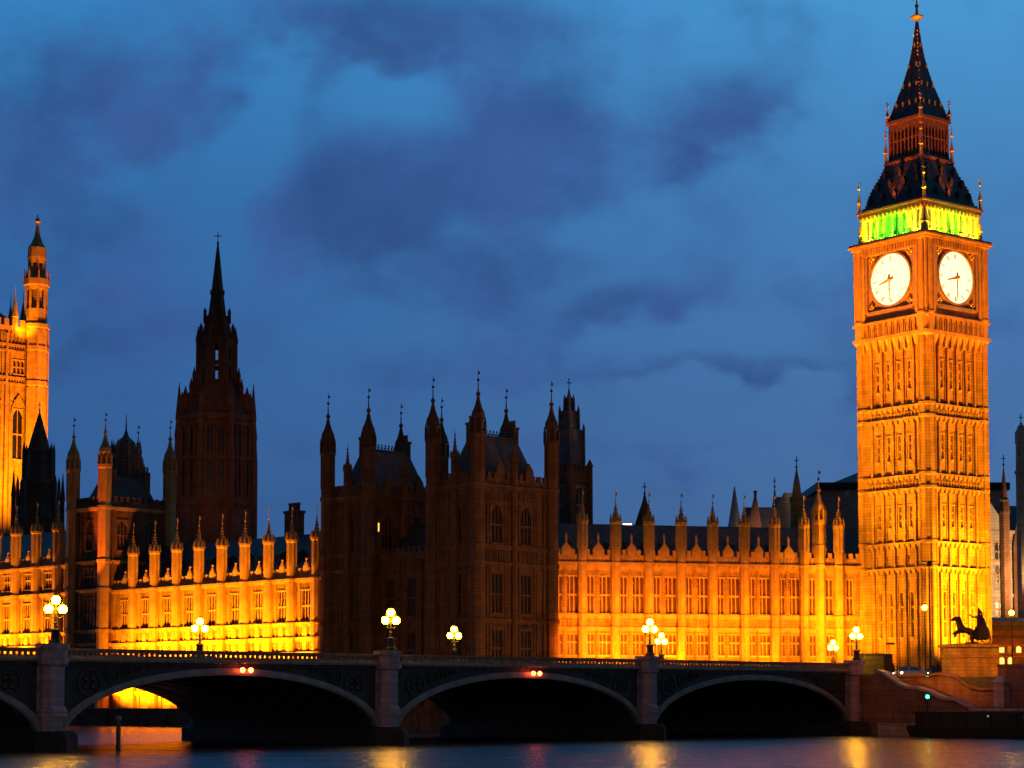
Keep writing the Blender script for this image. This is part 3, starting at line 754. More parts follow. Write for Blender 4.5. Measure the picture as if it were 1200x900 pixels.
for h in hol: window(riv, ID, *h, 3, (.5,))
r_ = MB(); r_.gable(xl, xr, 1.5, 16, zR + .3, 28.3); obj('roof', r_, SLATE, riv)
d0 = None
for k in range(11):
    x = -3 - k * 4.2; 
    if d0 is None:
        q = MB(); q.box(-.5, .5, -.6, 1.2, -.2, .9); q.gable(-.6, .6, -.7, 1.4, .9, 1.5); d0 = obj('dormer', q, SLATE, riv, (x, 4.6, 24.2))
    else: copy_tree(d0, riv, (x, 4.6, 24.2))
c_ = MB(); c_.box(-1.35, 1.35, -.8, .8, 24, 31.6); c_.box(-1.5, 1.5, -.95, .95, 31.602, 32.0)
for k in (-1, -.35, .35, 1): c_.lathe(k, 0, [(32, .26), (32.9, .22), (32.92, .3), (33.2, .3)], 8)
obj('chimney', c_, SHADESTONE, riv, (-rs(344, -9), 9, 0))

# taller middle of the river front
mid = thing('palace_range', 'taller floodlit riverside range behind the far left bridge lamp', 'building', (RO[0], RO[1], 0), RA)
zM = 25.5
xa_, xb_ = -rs(96) , -112.0
tl = [69, 44, 20, -4, -28]; tx = [-rs(p) for p in tl]
cm = [(a + b) / 2 for a, b in zip(tx[:-1], tx[1:])] + [tx[0] + 3.1, tx[-1] - 3.1]
hol = []
for x in cm: hol += [(x - 1.05, x + 1.05, 22.0, 24.6), (x - 1.05, x + 1.05, 14.9, 19.6), (x - 1.05, x + 1.05, 5.6, 9.2)]
w_ = MB(); w_.facade(xa_, 2.3, zM, hol, xa=xb_); w_.box(xb_, xa_, .5, 16, 2.3, zM - .05)
for x in cm:
    w_.ribs((x - 1.4, x + 1.4), 2.4, zM - .4, .22, .22); w_.arcade(x - 1, x + 1, 11.0, 12.0, .45, .13, .15); w_.arcade(x - 1, x + 1, 13.1, 14.2, .45, .13, .15); w_.box(x - .5, x + .5, -.3, .02, 12.9, 14.5)
obj('wall', w_, STONE, mid)
for z, p in ((zM, .5), (21.0, .45), (14.55, .3), (12.45, .35), (10.4, .4), (4.9, .35)):
    q = MB(); q.box(xb_, xa_, -p, .03, z - .15, z + .22); q.box(xb_, xa_, -p * .55, .03, z - .4, z - .152); obj('string_course', q, STONE2, mid)
pp = MB(); pp.box(xb_, xa_, -.1, .3, zM + .22, zM + 1.0); pp.crenel(xb_, xa_, zM + .997, .7, 1.0, .58, .36, -.08); obj('parapet', pp, STONE2, mid)
B2 = None
for x in tx:
    if B2 is None: B2 = buttress(mid, 'buttress_turret', 2.3, zM + 1.6, 31.6, 34.6, .82, (zM - .1, 20.9, 14.45, 12.35, 10.3)); B2.location = (x, -.4, 0)
    else: copy_tree(B2, mid, (x, -.4, 0))
for x in cm: copy_tree(g1, mid, (x, 0, zM - zR))
for h in hol: window(mid, ID, *h, 3, (.5,) if h[3] != 24.6 else (.6,))
r_ = MB(); r_.gable(xb_, xa_, 1.5, 18, zM + .3, 32.8); obj('roof', r_, SLATE, mid)

# tower where the taller middle meets the range
TO = at(131, 818, 320.5)
s_t = line_px(RO, (-Q, Q), 131)
tox, toy = RO[0] - Q * s_t + RM[0] * 1.6, RO[1] + Q * s_t + RM[1] * 1.6
ct = thing('corner_tower', 'four turreted tower with one orange lit turret, rising over the floodlit riverside range', 'building', (tox, toy, 0), PA)
Lx, Ly = 12.0, 8.6
FR = face_frames(Lx, Ly); w_ = MB(); hh = []
for i, Mx in enumerate(FR):
    Ln = Lx if i in (0, 3) else Ly
    hs = []
    for x in ((Ln * .28, Ln * .72) if i in (0, 3) else (Ln * .5,)):
        hs += [(x - .95, x + .95, 27.5, 32.2)]
        if i == 1: hs += [(x - 1.4, x + 1.4, 22.0, 24.6), (x - 1.4, x + 1.4, 14.9, 19.8), (x - 1.4, x + 1.4, 5.6, 9.2)]
    w_.M = Mx; w_.facade(Ln, 2.3, 34.0, hs)
    w_.ribs((Ln * .12, Ln * .5 if i in (0, 3) else Ln * .25, Ln * .88), 3, 33.6, .3, .25)
    for h in hs: w_.arcade(h[0], h[1], h[3] + .4, h[3] + 1.2, .45, .12, .12)
    if i < 2: hh += [(Mx, h) for h in hs]
w_.M = ID; w_.box(.5, Lx - .5, .5, Ly - .5, 2.3, 33.9); obj('wall', w_, SHADESTONE, ct)
for Mx, h in hh: window(ct, Mx, *h, 3, (.5,), .9 if h[3] == 32.2 else 0, None, .3, SHADESTONE)
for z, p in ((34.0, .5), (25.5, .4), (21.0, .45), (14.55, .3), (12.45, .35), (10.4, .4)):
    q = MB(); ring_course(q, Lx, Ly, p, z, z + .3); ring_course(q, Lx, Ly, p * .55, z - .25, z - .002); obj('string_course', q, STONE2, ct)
pp_ = MB()
for i, Mx in enumerate(FR):
    Ln = Lx if i in (0, 3) else Ly
    pp_.M = Mx; e = .003 * i; pp_.box(.3, Ln - .3, -.1 - e, .3, 34.3 + e, 35.2 + e); pp_.crenel(.3, Ln - .3, 35.197 + e, .8, 1.1, .6, .4, -.09 - e)
obj('parapet', pp_, SHADESTONE, ct)
T0 = big_turret(ct, 2.3, 35.5, 40.9, 47.8, 1.0, (33.9, 25.4, 20.9, 14.45, 10.3), STONE2); T0.location = (-.2, -.2, 0)
for x, y in ((Lx + .2, -.2), (-.2, Ly + .2), (Lx + .2, Ly + .2)): copy_tree(T0, ct, (x, y, 0))
r_ = MB(); r_.frust(.9, Lx - .9, .9, Ly - .9, 34.3, 3.0, Lx - 3.0, 2.8, Ly - 2.8, 39.5); ro = obj('roof', r_, SLATE, ct)
q = MB(); q.lathe(0, 0, [(36, 2.2), (43, 2.1), (43.2, 2.4), (43.6, 2.3), (45.6, 1.5), (46.5, .5), (47.5, .16), (50.2, .04)], 8)
for k in range(8):
    a = math.pi / 8 + k * math.pi / 4; q.lathe(2.3 * math.cos(a), 2.3 * math.sin(a), [(36, .3), (43.8, .28), (44, .36), (46, .03)], 4)
obj('roof_lantern', q, SLATE, ct, (Lx * .62, Ly * .62, 0))
for x, y in ((3.0, Ly * .3), (Lx - 2.2, Ly * .35)):
    q = MB(); q.box(x - .5, x + .5, y - .5, y + .5, 35, 40.6); q.lathe(x - .25, y, [(40.6, .18), (41.5, .16)], 6); q.lathe(x + .25, y, [(40.6, .18), (41.5, .16)], 6); obj('chimney', q, SHADESTONE, ct)
# ================================================================== THE CLOCK TOWER
TA = R(38); hT = 5.95
TX, TY = 57.55, 285.1
zT = lambda py, Y=276.2: at(1085, py, Y).z
tow = thing('clock_tower', 'tall orange floodlit clock tower with two lit white dials and a dark iron spire', 'clock tower', (TX, TY, 0), TA)
FRM = [Matrix.Rotation(R(-90 * k), 4, 'Z') @ Matrix.Translation((-hT, -hT, 0)) for k in range(4)]
Wd = 2 * hT
z1, z2, z3, z4, z5, z6 = zT(665), zT(635), zT(571), zT(555), zT(487), zT(472.5)
z7, z8 = zT(391), zT(367)
zcl, zbf, zev = zT(277), zT(271), zT(237)
w_ = MB(); wins = []
cx3 = [Wd * f for f in (.26, .42, .58, .74)]
for i, Mx in enumerate(FRM):
    hs = []
    for (a, b) in ((z2 + .7, z3 - 1.6), (z4 + .7, z5 - 1.6), (z6 + .9, z7 - 2.6), (9.2, z1 - 3.2)):
        if a < 10: hs += [(x - .24, x + .24, a + 3.2, b) for x in cx3]
        else: hs += [(x - .2, x + .2, a + 1.6, b - .6) for x in cx3]
    w_.M = Mx
    w_.facade(Wd, 6.3, z7, hs)
    for a, b in ((6.4, z1 - .3), (z1 + .3, z2 - .3), (z2 + .3, z3 - .3), (z4 + .3, z5 - .3), (z6 + .3, z7 - .4)):
        w_.ribs([Wd * f for f in (.18, .34, .5, .66, .82)], a, b, .34, .34)
        w_.ribs([Wd * f for f in (.26, .42, .58, .74)], b - 1.3, b, 1.1, .14)
        w_.ribs([Wd * f for f in (.215, .305, .375, .465, .535, .625, .695, .785)], a, b, .12, .15)
    for a, b in ((z3 + .3, z4 - .25), (z5 + .3, z6 - .25)):
        w_.arcade(1.4, Wd - 1.4, a, b, .62, .16, .2)
        w_.box(1.3, Wd - 1.3, -.14, .02, (a + b) / 2 - .1, (a + b) / 2 + .1)
    wins += [(Mx, h) for h in hs]
w_.M = ID; w_.box(-hT + .5, hT - .5, -hT + .5, hT - .5, 6.3, z7 - .05)
obj('shaft', w_, STONE, tow)
for Mx, h in wins: window(tow, Mx, *h, 1, (.35, .68))
p0 = None
for k in range(4):
    a = R(45 + 90 * k); x, y = (hT - .35) * math.sqrt(2) * math.cos(a), (hT - .35) * math.sqrt(2) * math.sin(a)
    if p0 is None:
        q = MB(); pf = [(6.3, 1.35), (9.5, 1.3), (9.8, 1.08)]
        for s in (z1, z2, z3, z4, z5, z6): pf += [(s - .1, 1.08), (s, 1.25), (s + .35, 1.25), (s + .5, 1.08)]
        q.lathe(0, 0, pf + [(z7, 1.08)], 8)
        for kk in range(8):
            b = math.pi / 8 + kk * math.pi / 4; q.tube([(1.1 * math.cos(b), 1.1 * math.sin(b), 9.8), (1.1 * math.cos(b), 1.1 * math.sin(b), z7 - .4)], .12, 4)
        p0 = obj('corner_buttress', q, STONE, tow, (x, y, 0))
    else: copy_tree(p0, tow, (x, y, 0))
for z, p in ((z1, .42), (z2, .4), (z3, .4), (z4, .4), (z5, .4), (z6, .42)):
    q = MB(); q.box(-hT - p, hT + p, -hT - p, hT + p, z - .12, z + .22); q.box(-hT - p * .6, hT + p * .6, -hT - p * .6, hT + p * .6, z - .42, z - .122)
    for k in range(4):
        q.M = FRM[k]
        for j in range(11): x = 1.2 + j * (Wd - 2.4) / 10; q.box(x - .1, x + .1, -p - .12, 0, z - .6, z - .1)
    obj('string_course', q, STONE2, tow)
# corbelled stage under the dials, then the clock stage
c_ = MB(); hc = hT + .65
c_.frust(-hT, hT, -hT, hT, z7 - 1.1, -hc, hc, -hc, hc, z7 + .2); c_.box(-hc - .15, hc + .15, -hc - .15, hc + .15, z7 + .202, z7 + .7); c_.box(-hc + .1, hc - .1, -hc + .1, hc - .1, z7 + .7, z8 - .3)
c_.box(-hc - .15, hc + .15, -hc - .15, hc + .15, z8 - .302, z8 + .1)
for k in range(4):
    c_.M = Matrix.Rotation(R(-90 * k), 4, 'Z') @ Matrix.Translation((-hc, -hc, 0)); Wc = 2 * hc
    for j in range(9):
        x = 1.8 + (Wc - 3.6) * (j + .5) / 9
        c_.box(x - .42, x - .3, -.16, .2, z7 + .7, z8 - .3); c_.box(x + .3, x + .42, -.16, .2, z7 + .7, z8 - .3); c_.box(x - .3, x + .3, -.05, .2, z8 - .8, z8 - .31); c_.box(x - .12, x + .12, -.1, .2, z7 + .75, z8 - .9)
    for j in range(9):
        x = 1.6 + (Wc - 3.2) * j / 8; c_.frust(x - .2, x + .2, .1, .5, z7 - 1.5, x - .28, x + .28, -.12, .5, z7 + .19)
obj('corbel_stage', c_, STONE2, tow)
k_ = MB(); k_.box(-hc + .45, hc - .45, -hc + .45, hc - .45, z8, zcl)
for k in range(4):
    k_.M = Matrix.Rotation(R(-90 * k), 4, 'Z') @ Matrix.Translation((-hc, -hc, 0)); Wc = 2 * hc; m0 = Wc / 2
    for a, b in ((0, m0 - 4.55), (m0 + 4.55, Wc)):
        k_.box(max(a, .02), min(b, Wc - .02), .0, .5, z8 + .1, zcl - 1.0)
        k_.ribs(((a + b) / 2 - .45, (a + b) / 2 + .45), z8 + .2, zcl - 1.2, .14, .12)
    k_.box(.02, Wc - .02, -.02, .5, zcl - 1.1, zcl)
    k_.arcade(1.9, Wc - 1.9, zcl - .9, zcl - .15, .5, .16, .14)
obj('clock_stage', k_, STONE2, tow)
q = MB()
for z, p in ((zcl, .25), (zcl + .28, .55), (zcl + .6, .4)): q.box(-hc - p, hc + p, -hc - p, hc + p, z, z + (.28 if p > .5 else .3) - .002)
obj('clock_cornice', q, STONE2, tow)
t0 = None
for k in range(4):
    a = R(45 + 90 * k); x, y = (hc - .9) * math.sqrt(2) * math.cos(a), (hc - .9) * math.sqrt(2) * math.sin(a)
    if t0 is None:
        q = MB(); q.lathe(0, 0, [(z7 - .6, .6), (z7 + .2, 1.15), (z8, 1.15), (z8 + .05, 1.28), (z8 + .4, 1.28), (z8 + .5, 1.12), (zcl - .3, 1.12), (zcl, 1.3), (zcl + .9, 1.3)], 8)
        for kk in range(8):
            b = math.pi / 8 + kk * math.pi / 4; q.tube([(1.14 * math.cos(b), 1.14 * math.sin(b), z8 + .5), (1.14 * math.cos(b), 1.14 * math.sin(b), zcl - .3)], .12, 4)
        t0 = obj('corner_turret', q, STONE2, tow, (x, y, 0))
        s = MB(); s.lathe(0, 0, [(zcl + .88, .62), (zcl + 2.2, .5), (zcl + 2.3, .72), (zcl + 2.6, .6), (zcl + 4.6, .16), (zcl + 5.6, .05)], 8); obj('pinnacle', s, GILT, t0)
    else: copy_tree(t0, tow, (x, y, 0))
# the dials
zd = at(1040, 327, 281).z; rd_ = 3.62
def dial_hands(sub):
    def hand(name, L_, wid, ang, y):
        h = MB(); dx, dz = math.sin(ang), math.cos(ang); nx_, nz_ = dz, -dx
        for y0, y1 in ((y, y + .06),):
            P = [(-dx * .7 + nx_ * wid, -dz * .7 + nz_ * wid), (dx * L_ + nx_ * wid * .35, dz * L_ + nz_ * wid * .35), (dx * L_ - nx_ * wid * .35, dz * L_ - nz_ * wid * .35), (-dx * .7 - nx_ * wid, -dz * .7 - nz_ * wid)]
            h.poly(*[(a, y0, b) for a, b in P]); h.poly(*[(a, y1, b) for a, b in P[::-1]])
            for i in range(4): a, b = P[i], P[(i + 1) % 4]; h.poly((a[0], y0, a[1]), (a[0], y1, a[1]), (b[0], y1, b[1]), (b[0], y0, b[1]))
        h.ball(0, y, 0, .3, 8, 6)
        return obj(name, h, HANDM, sub)
    hand('hour_hand', 2.0, .24, R(255), -.30); hand('minute_hand', 3.1, .14, R(180), -.42)
HANDM = mat("clock_hand_paint", (.30, .26, .09), .5, 0, var=.2)
for k in range(4):
    Mx = Matrix.Rotation(R(-90 * k), 4, 'Z') @ Matrix.Translation((0, -hc, 0)); loc = Mx @ Vector((0, .40, zd))
    g = MB(); n = 48
    g.poly(*[(rd_ * math.cos(2 * math.pi * j / n), 0, rd_ * math.sin(2 * math.pi * j / n)) for j in range(n)])
    g.poly(*[(rd_ * math.cos(-2 * math.pi * j / n), .1, rd_ * math.sin(-2 * math.pi * j / n)) for j in range(n)])
    d_ = obj('clock_face', g, DIAL, tow, loc, R(-90 * k))
    r_ = MB()
    for (ra, rb, ya, yb) in ((rd_ - .03, rd_ + .28, -.22, .05),):
        for j in range(n):
            a0, a1 = 2 * math.pi * j / n, 2 * math.pi * (j + 1) / n
            c0, s0, c1, s1 = math.cos(a0), math.sin(a0), math.cos(a1), math.sin(a1)
            r_.poly((ra * c0, ya, ra * s0), (ra * c1, ya, ra * s1), (rb * c1, ya, rb * s1), (rb * c0, ya, rb * s0)); r_.poly((ra * c0, ya, ra * s0), (ra * c0, yb, ra * s0), (ra * c1, yb, ra * s1), (ra * c1, ya, ra * s1)); r_.poly((rb * c1, ya, rb * s1), (rb * c1, yb, rb * s1), (rb * c0, yb, rb * s0), (rb * c0, ya, rb * s0))
    obj('dial_rim', r_, GILT, d_)
    nm = MB()
    for j in range(12):                            # roman numeral strokes
        a = R(30 * j); cnt = (3, 1, 2, 3, 3, 2, 3, 4, 4, 3, 2, 3)[j]
        for c in range(cnt):
            o_ = (c - (cnt - 1) / 2) * .13; dx, dz = math.sin(a), math.cos(a)
            A = (dx * (rd_ - .92) + dz * o_, dz * (rd_ - .92) - dx * o_); B = (dx * (rd_ - .38) + dz * o_, dz * (rd_ - .38) - dx * o_); e = .028
            P = [(A[0] + dz * e, A[1] - dx * e), (B[0] + dz * e, B[1] - dx * e), (B[0] - dz * e, B[1] + dx * e), (A[0] - dz * e, A[1] + dx * e)]
            nm.poly(*[(x, -.06, z) for x, z in P]); nm.poly(*[(x, -.02, z) for x, z in P[::-1]])
    for ra in (rd_ - 1.0, rd_ - .33, 1.25):            # iron rings and spokes of the dial
        for j in range(48):
            a0, a1 = 2 * math.pi * j / 48, 2 * math.pi * (j + 1) / 48
            nm.poly(*[(rr * math.cos(a), -.035, rr * math.sin(a)) for rr, a in ((ra, a0), (ra, a1), (ra + .05, a1), (ra + .05, a0))])
    for j in range(24):
        a = R(15 * j + 7.5); e = .014; dx, dz = math.sin(a), math.cos(a)
        nm.poly(*[(x, -.03, z) for x, z in ((dx * 1.25 + dz * e, dz * 1.25 - dx * e), (dx * (rd_ - .98) + dz * e, dz * (rd_ - .98) - dx * e), (dx * (rd_ - .98) - dz * e, dz * (rd_ - .98) + dx * e), (dx * 1.25 - dz * e, dz * 1.25 + dx * e))])
    obj('dial_lettering', nm, HANDM, d_)
    dial_hands(d_)
    sp = MB()                                       # carved square surround with quatrefoil corners
    for sg in (-1, 1):
        sp.box(sg * 4.3 - .22, sg * 4.3 + .22, -.30, .05, -4.3, 4.3); sp.box(-4.1, 4.1, -.3, .05, sg * 4.3 - .22, sg * 4.3 + .22)
        for s2 in (-1, 1):
            for q_ in range(4):
                a = q_ * math.pi / 2; sp.ball(sg * 3.45 + .3 * math.cos(a), -.02, s2 * 3.45 + .3 * math.sin(a), .27, 6, 4)
    obj('dial_surround', sp, GILT, d_)
# belfry with its green lit arches
bz0, bz1 = zcl + .9, zev
hb = 5.75
b_ = MB(); b_.box(-hb + 1.1, hb - 1.1, -hb + 1.1, hb - 1.1, bz0, bz1)
obj('belfry_core', b_, PALESTONE, tow)
q = MB()
for k in range(4):
    q.M = Matrix.Rotation(R(-90 * k), 4, 'Z') @ Matrix.Translation((-hb, -hb, 0)); Wb = 2 * hb
    for j in range(9):
        x = .35 + (Wb - .7) * j / 8; w = .5 if j in (0, 8) else .22
        q.box(x - w, x + w, .0, .55 - .002 * k, bz0, bz1)
    n = 8
    for j in range(8):
        x = .35 + (Wb - .7) * (j + .5) / 8; hw = (Wb - .7) / 16 - .2
        for sg in (-1, 1):
            q.poly((x + sg * hw, .1, bz1 - 1.4), (x + sg * hw * .55, .1, bz1 - .75), (x, .1, bz1 - .35), (x, .1, bz1), (x + sg * hw, .1, bz1))
    q.box(.3, Wb - .3, .04, .4, bz0, bz0 + .55)
obj('belfry_arcade', q, PALESTONE, tow)
bal = MB()
for k in range(4):
    bal.M = Matrix.Rotation(R(-90 * k), 4, 'Z') @ Matrix.Translation((-hc, -hc, 0)); Wc = 2 * hc
    bal.box(1.2, Wc - 1.2, .12, .22, bz0 + .62, bz0 + .75)
    for j in range(22): x = 1.2 + (Wc - 2.4) * j / 21; bal.box(x - .05, x + .05, .13, .21, bz0, bz0 + .62)
obj('belfry_balustrade', bal, IRON, tow)
# roof: eaves, lower slope, lantern, spire
ze, zs0, zs1 = zT(233), at(1077, 181, 279).z, at(1077, 131, 279.5).z
he = 6.05
q = MB(); q.box(-he, he, -he, he, zev, zev + .5); q.box(-he - .2, he + .2, -he - .2, he + .2, zev + .502, zev + .8)
for k in range(4):
    q.M = Matrix.Rotation(R(-90 * k), 4, 'Z') @ Matrix.Translation((-he, -he, 0))
    for j in range(16): x = .4 + (2 * he - .8) * j / 15; q.lathe(x, .05, [(zev - .5, .05), (zev - .35, .18), (zev - .05, .22)], 6)
obj('eaves_cornice', q, LANT, tow)
r_ = MB(); hl = 3.35; zb_ = zev + .8
pf = [(0, he - .1), (.12, he - .75), (.45, 4.75), (.8, 3.75), (1.0, hl)]
for (f0, r0), (f1, r1) in zip(pf, pf[1:]):
    za, zb2 = zb_ + (zs0 - zb_) * f0, zb_ + (zs0 - zb_) * f1
    r_.frust(-r0, r0, -r0, r0, za, -r1, r1, -r1, r1, zb2)
lro = obj('lower_roof', r_, IRONROOF, tow)
dd = MB()
for k in range(4):
    for row, (f, hw, nn) in enumerate(((.14, 4.6, 5), (.42, 3.7, 4), (.68, 2.9, 3))):
        z = zb_ + (zs0 - zb_) * f
        rr = [(a, b) for a, b in pf]; 
        for (f0, r0), (f1, r1) in zip(pf, pf[1:]):
            if f0 <= f <= f1: rad = r0 + (r1 - r0) * (f - f0) / (f1 - f0)
        dd.M = Matrix.Rotation(R(-90 * k), 4, 'Z')
        for j in range(nn):
            x = -hw + 2 * hw * j / (nn - 1); dd.box(x - .28, x + .28, -rad - .02, -rad + .9, z, z + .75); dd.frust(x - .36, x + .36, -rad - .08, -rad + 1.2, z + .75, x - .02, x + .02, -rad - .05, -rad + 1.3, z + 1.4)
obj('roof_dormers', dd, IRONROOF, lro)
hp = MB()
for k in range(4):
    a = R(45 + 90 * k)
    for j in range(15):
        f = j / 14
        for (f0, r0), (f1, r1) in zip(pf, pf[1:]):
            if f0 <= f <= f1: rad = r0 + (r1 - r0) * (f - f0) / (f1 - f0)
        hp.ball(rad * 1.4142 * math.cos(a), rad * 1.4142 * math.sin(a), zb_ + (zs0 - zb_) * f, .17, 6, 4)
obj('roof_hip_crockets', hp, GILT, lro)
l_ = MB(); l_.box(-hl - .12, hl + .12, -hl - .12, hl + .12, zs0, zs0 + .45); l_.box(-hl + .3, hl - .3, -hl + .3, hl - .3, zs0 + .451, zs0 + .9); 
hi = 2.95
l_.box(-hi, hi, -hi, hi, zs1 - 1.1, zs1 - .302); l_.box(-hi - .3, hi + .3, -hi - .3, hi + .3, zs1 - .3, zs1 + .15)
obj('lantern_gallery', l_, LANT, tow)
l_ = MB(); l_.box(-.9, .9, -.9, .9, zs0 + .9, zs1 - 1.1)
for k in range(4):
    l_.M = Matrix.Rotation(R(-90 * k), 4, 'Z') @ Matrix.Translation((-hi, -hi, 0))
    for j in range(9):
        x = .2 + (2 * hi - .4) * j / 8; w = .24 if j in (0, 8) else .13
        l_.box(x - w, x + w, .0, .3, zs0 + .9, zs1 - 1.1)
    l_.box(.1, 2 * hi - .1, .04, .2, zs0 + 3.3, zs0 + 3.5)
    for j in range(8):
        x = .2 + (2 * hi - .4) * (j + .5) / 8; 
        for sg in (-1, 1): l_.poly((x + sg * .36, .05, zs1 - 2.0), (x, .05, zs1 - 1.25), (x, .05, zs1 - 1.1), (x + sg * .36, .05, zs1 - 1.1))
obj('lantern', l_, LANT, tow)
s_ = MB(); zt_ = at(1072, 23, 285).z; H = zt_ - zs1
prof_s = [(0, 3.05), (.07, 2.75), (.36, 1.5), (.57, .82), (.78, .42), (.93, .2), (1.0, .12)]
for (f0, r0), (f1, r1) in zip(prof_s, prof_s[1:]):
    s_.frust(-r0, r0, -r0, r0, zs1 + .15 + H * f0, -r1, r1, -r1, r1, zs1 + .15 + H * f1)
spo = obj('spire', s_, IRONROOF, tow)
sd_ = MB()
def srad(f):
    for (f0, r0), (f1, r1) in zip(prof_s, prof_s[1:]):
        if f0 <= f <= f1: return r0 + (r1 - r0) * (f - f0) / (f1 - f0)
for k in range(4):
    sd_.M = Matrix.Rotation(R(-90 * k), 4, 'Z')
    for f, nn in ((.13, 4), (.32, 3), (.52, 2), (.72, 1)):
        rad = srad(f)
        for j in range(nn):
            x = 0 if nn == 1 else -rad * .72 + 2 * rad * .72 * j / (nn - 1); z = zs1 + .15 + H * f
            sd_.box(x - .15, x + .15, -rad - .06, -rad + .3, z, z + .38); sd_.frust(x - .2, x + .2, -rad - .1, -rad + .4, z + .38, x - .01, x + .01, -rad - .05, -rad + .3, z + .75)
    sd_.M = ID
    a = R(45 + 90 * k)
    for j in range(22):
        f = .02 + j / 22 * .9; rad = srad(f) * 1.4142; sd_.ball(rad * math.cos(a), rad * math.sin(a), zs1 + .15 + H * f, .11, 5, 4)
obj('spire_lucarnes', sd_, GILT, spo)
f_ = MB(); f_.lathe(0, 0, [(zt_ - .4, .15), (zt_, .3), (zt_ + .3, .95), (zt_ + .5, .95), (zt_ + .8, .25), (zt_ + 2.4, .12), (zt_ + 4.2, .05)], 8); f_.ball(0, 0, zt_ + 2.0, .3, 8, 6)
for a in (0, 90):
    f_.M = Matrix.Rotation(R(a), 4, 'Z'); f_.box(-.7, .7, -.05, .05, zt_ + 3.0, zt_ + 3.14); f_.ball(-.7, 0, zt_ + 3.07, .12, 5, 4); f_.ball(.7, 0, zt_ + 3.07, .12, 5, 4)
obj('finial', f_, GILT, spo)
e0 = None
for (rr, zz0, hh_, nmz) in ((he - .1, zev + .5, 5.2, 0), (hl - .1, zs0 + .2, 5.4, 1), (hi + .1, zs1 - .1, 3.4, 2)):
    first = None
    for k in range(4):
        a = R(45 + 90 * k)
        if first is None:
            v = MB(); v.lathe(0, 0, [(0, .3), (hh_ * .3, .2), (hh_ * .32, .36), (hh_ * .38, .3), (hh_ * .55, .09), (hh_ * .7, .06), (hh_ * .72, .22), (hh_ * .76, .22), (hh_ * .8, .05), (hh_, .03)], 6); v.box(-.35, .35, -.04, .04, hh_ * .87, hh_ * .9)
            first = obj('corner_finial', v, GILT, tow, (rr * 1.4142 * math.cos(a), rr * 1.4142 * math.sin(a), zz0))
        else: copy_tree(first, tow, (rr * 1.4142 * math.cos(a), rr * 1.4142 * math.sin(a), zz0))

# ================================================================== TOWERS BEHIND THE ROOFS
# octagonal central tower with its stone spire
CY = 413; C = at(250, 818, CY); zC = lambda py: at(253, py, CY).z; mC = CY / F
cen = thing('octagonal_tower', 'dark octagonal stone tower with a tall spire ringed by slim pinnacles, unlit', 'tower', (C.x, CY, 0), R(8))
q = MB(); rB = 47 * mC
q.lathe(0, 0, [(6, rB * 1.06), (zC(600), rB * 1.06), (zC(595), rB), (zC(497), rB * .97), (zC(494), rB * 1.02), (zC(489), rB * 1.02), (zC(487), rB * .93)], 8)
def oct_windows(mb, r, z0, z1, w, n=8, per=2, m=None):
    pass
for k in range(8):
    a = k * math.pi / 4
    q.M = Matrix.Rotation(a + math.pi / 2, 4, 'Z') @ Matrix.Translation((0, -rB * .925, 0)); fw = rB * .38
    for sx__ in (-fw, -fw * .62, -.12 * fw, .12 * fw, fw * .62, fw): q.box(sx__ - .18, sx__ + .18, -.4, .3, zC(585), zC(500))
    for z in (zC(592), zC(540), zC(500)): q.box(-fw, fw, -.35, .3, z - .3, z + .3)
    q.arcade(-fw, fw, zC(600), zC(592), .7, .25, .4)
q.M = ID
obj('octagon_stage', q, SHADESTONE, cen)
w0 = None
for k in range(8):
    a = k * math.pi / 4
    for sg in (-1, 1):
        if w0 is None:
            g = MB(); g.box(-.95, .95, -.03, .1, zC(583), zC(505)); w0 = obj('window', g, GLASS, cen)
            t_ = MB(); t_.box(-.08, .08, -.12, -.031, zC(583), zC(505)); t_.box(-.95, .95, -.12, -.031, zC(545), zC(543)); obj('tracery', t_, SHADESTONE, w0)
            w = w0
        else: w = copy_tree(w0, cen)
        M = Matrix.Rotation(a + math.pi / 2, 4, 'Z') @ Matrix.Translation((sg * rB * .38 * .37, -rB * .925, 0)); w.location = M.translation; w.rotation_euler = (0, 0, a + math.pi / 2)
q = MB(); rL = 23.5 * mC
q.lathe(0, 0, [(zC(488), rB * .93), (zC(470), rB * .72), (zC(452), rL * 1.05), (zC(448), rL), ], 8)
obj('sloping_roof', q, SHADESTONE, cen)
q = MB()
for k in range(8):
    a = math.pi / 8 + k * math.pi / 4; x, y = rL * math.cos(a), rL * math.sin(a)
    q.lathe(x, y, [(zC(470), .55), (zC(402), .5), (zC(400), .65), (zC(385), .05)], 6)
    q.M = Matrix.Rotation(k * math.pi / 4 + math.pi / 2, 4, 'Z') @ Matrix.Translation((0, -rL * .92, 0)); fw = rL * .38
    for z in (zC(450), zC(428), zC(404)): q.box(-fw, fw, -.1, .35, z - .5, z + .5)
    q.box(-fw, -.27, -.05, .9, zC(450), zC(404)); q.box(.27, fw, -.05, .9, zC(450), zC(404)); q.ribs((-fw * .6, fw * .6), zC(450), zC(404), .2, .25)
    q.M = ID
q.lathe(0, 0, [(zC(404), rL), (zC(398), rL * 1.02), (zC(397), rL * .8), (zC(378), rL * .66), (zC(374), rL * .62)], 8)
obj('lantern', q, SHADESTONE, cen)
q = MB()
q.lathe(0, 0, [(zC(376), 14.5 * mC), (zC(371), 14.5 * mC), (zC(370.5), 11.4 * mC), (zC(346), 8 * mC), (zC(345), 9.2 * mC), (zC(341), 9.2 * mC), (zC(340), 7.4 * mC), (zC(300), 2.8 * mC), (zC(287), 1.1 * mC), (zC(285), 1.6 * mC), (zC(283), .8 * mC)], 8)
obj('spire', q, SHADESTONE, cen)
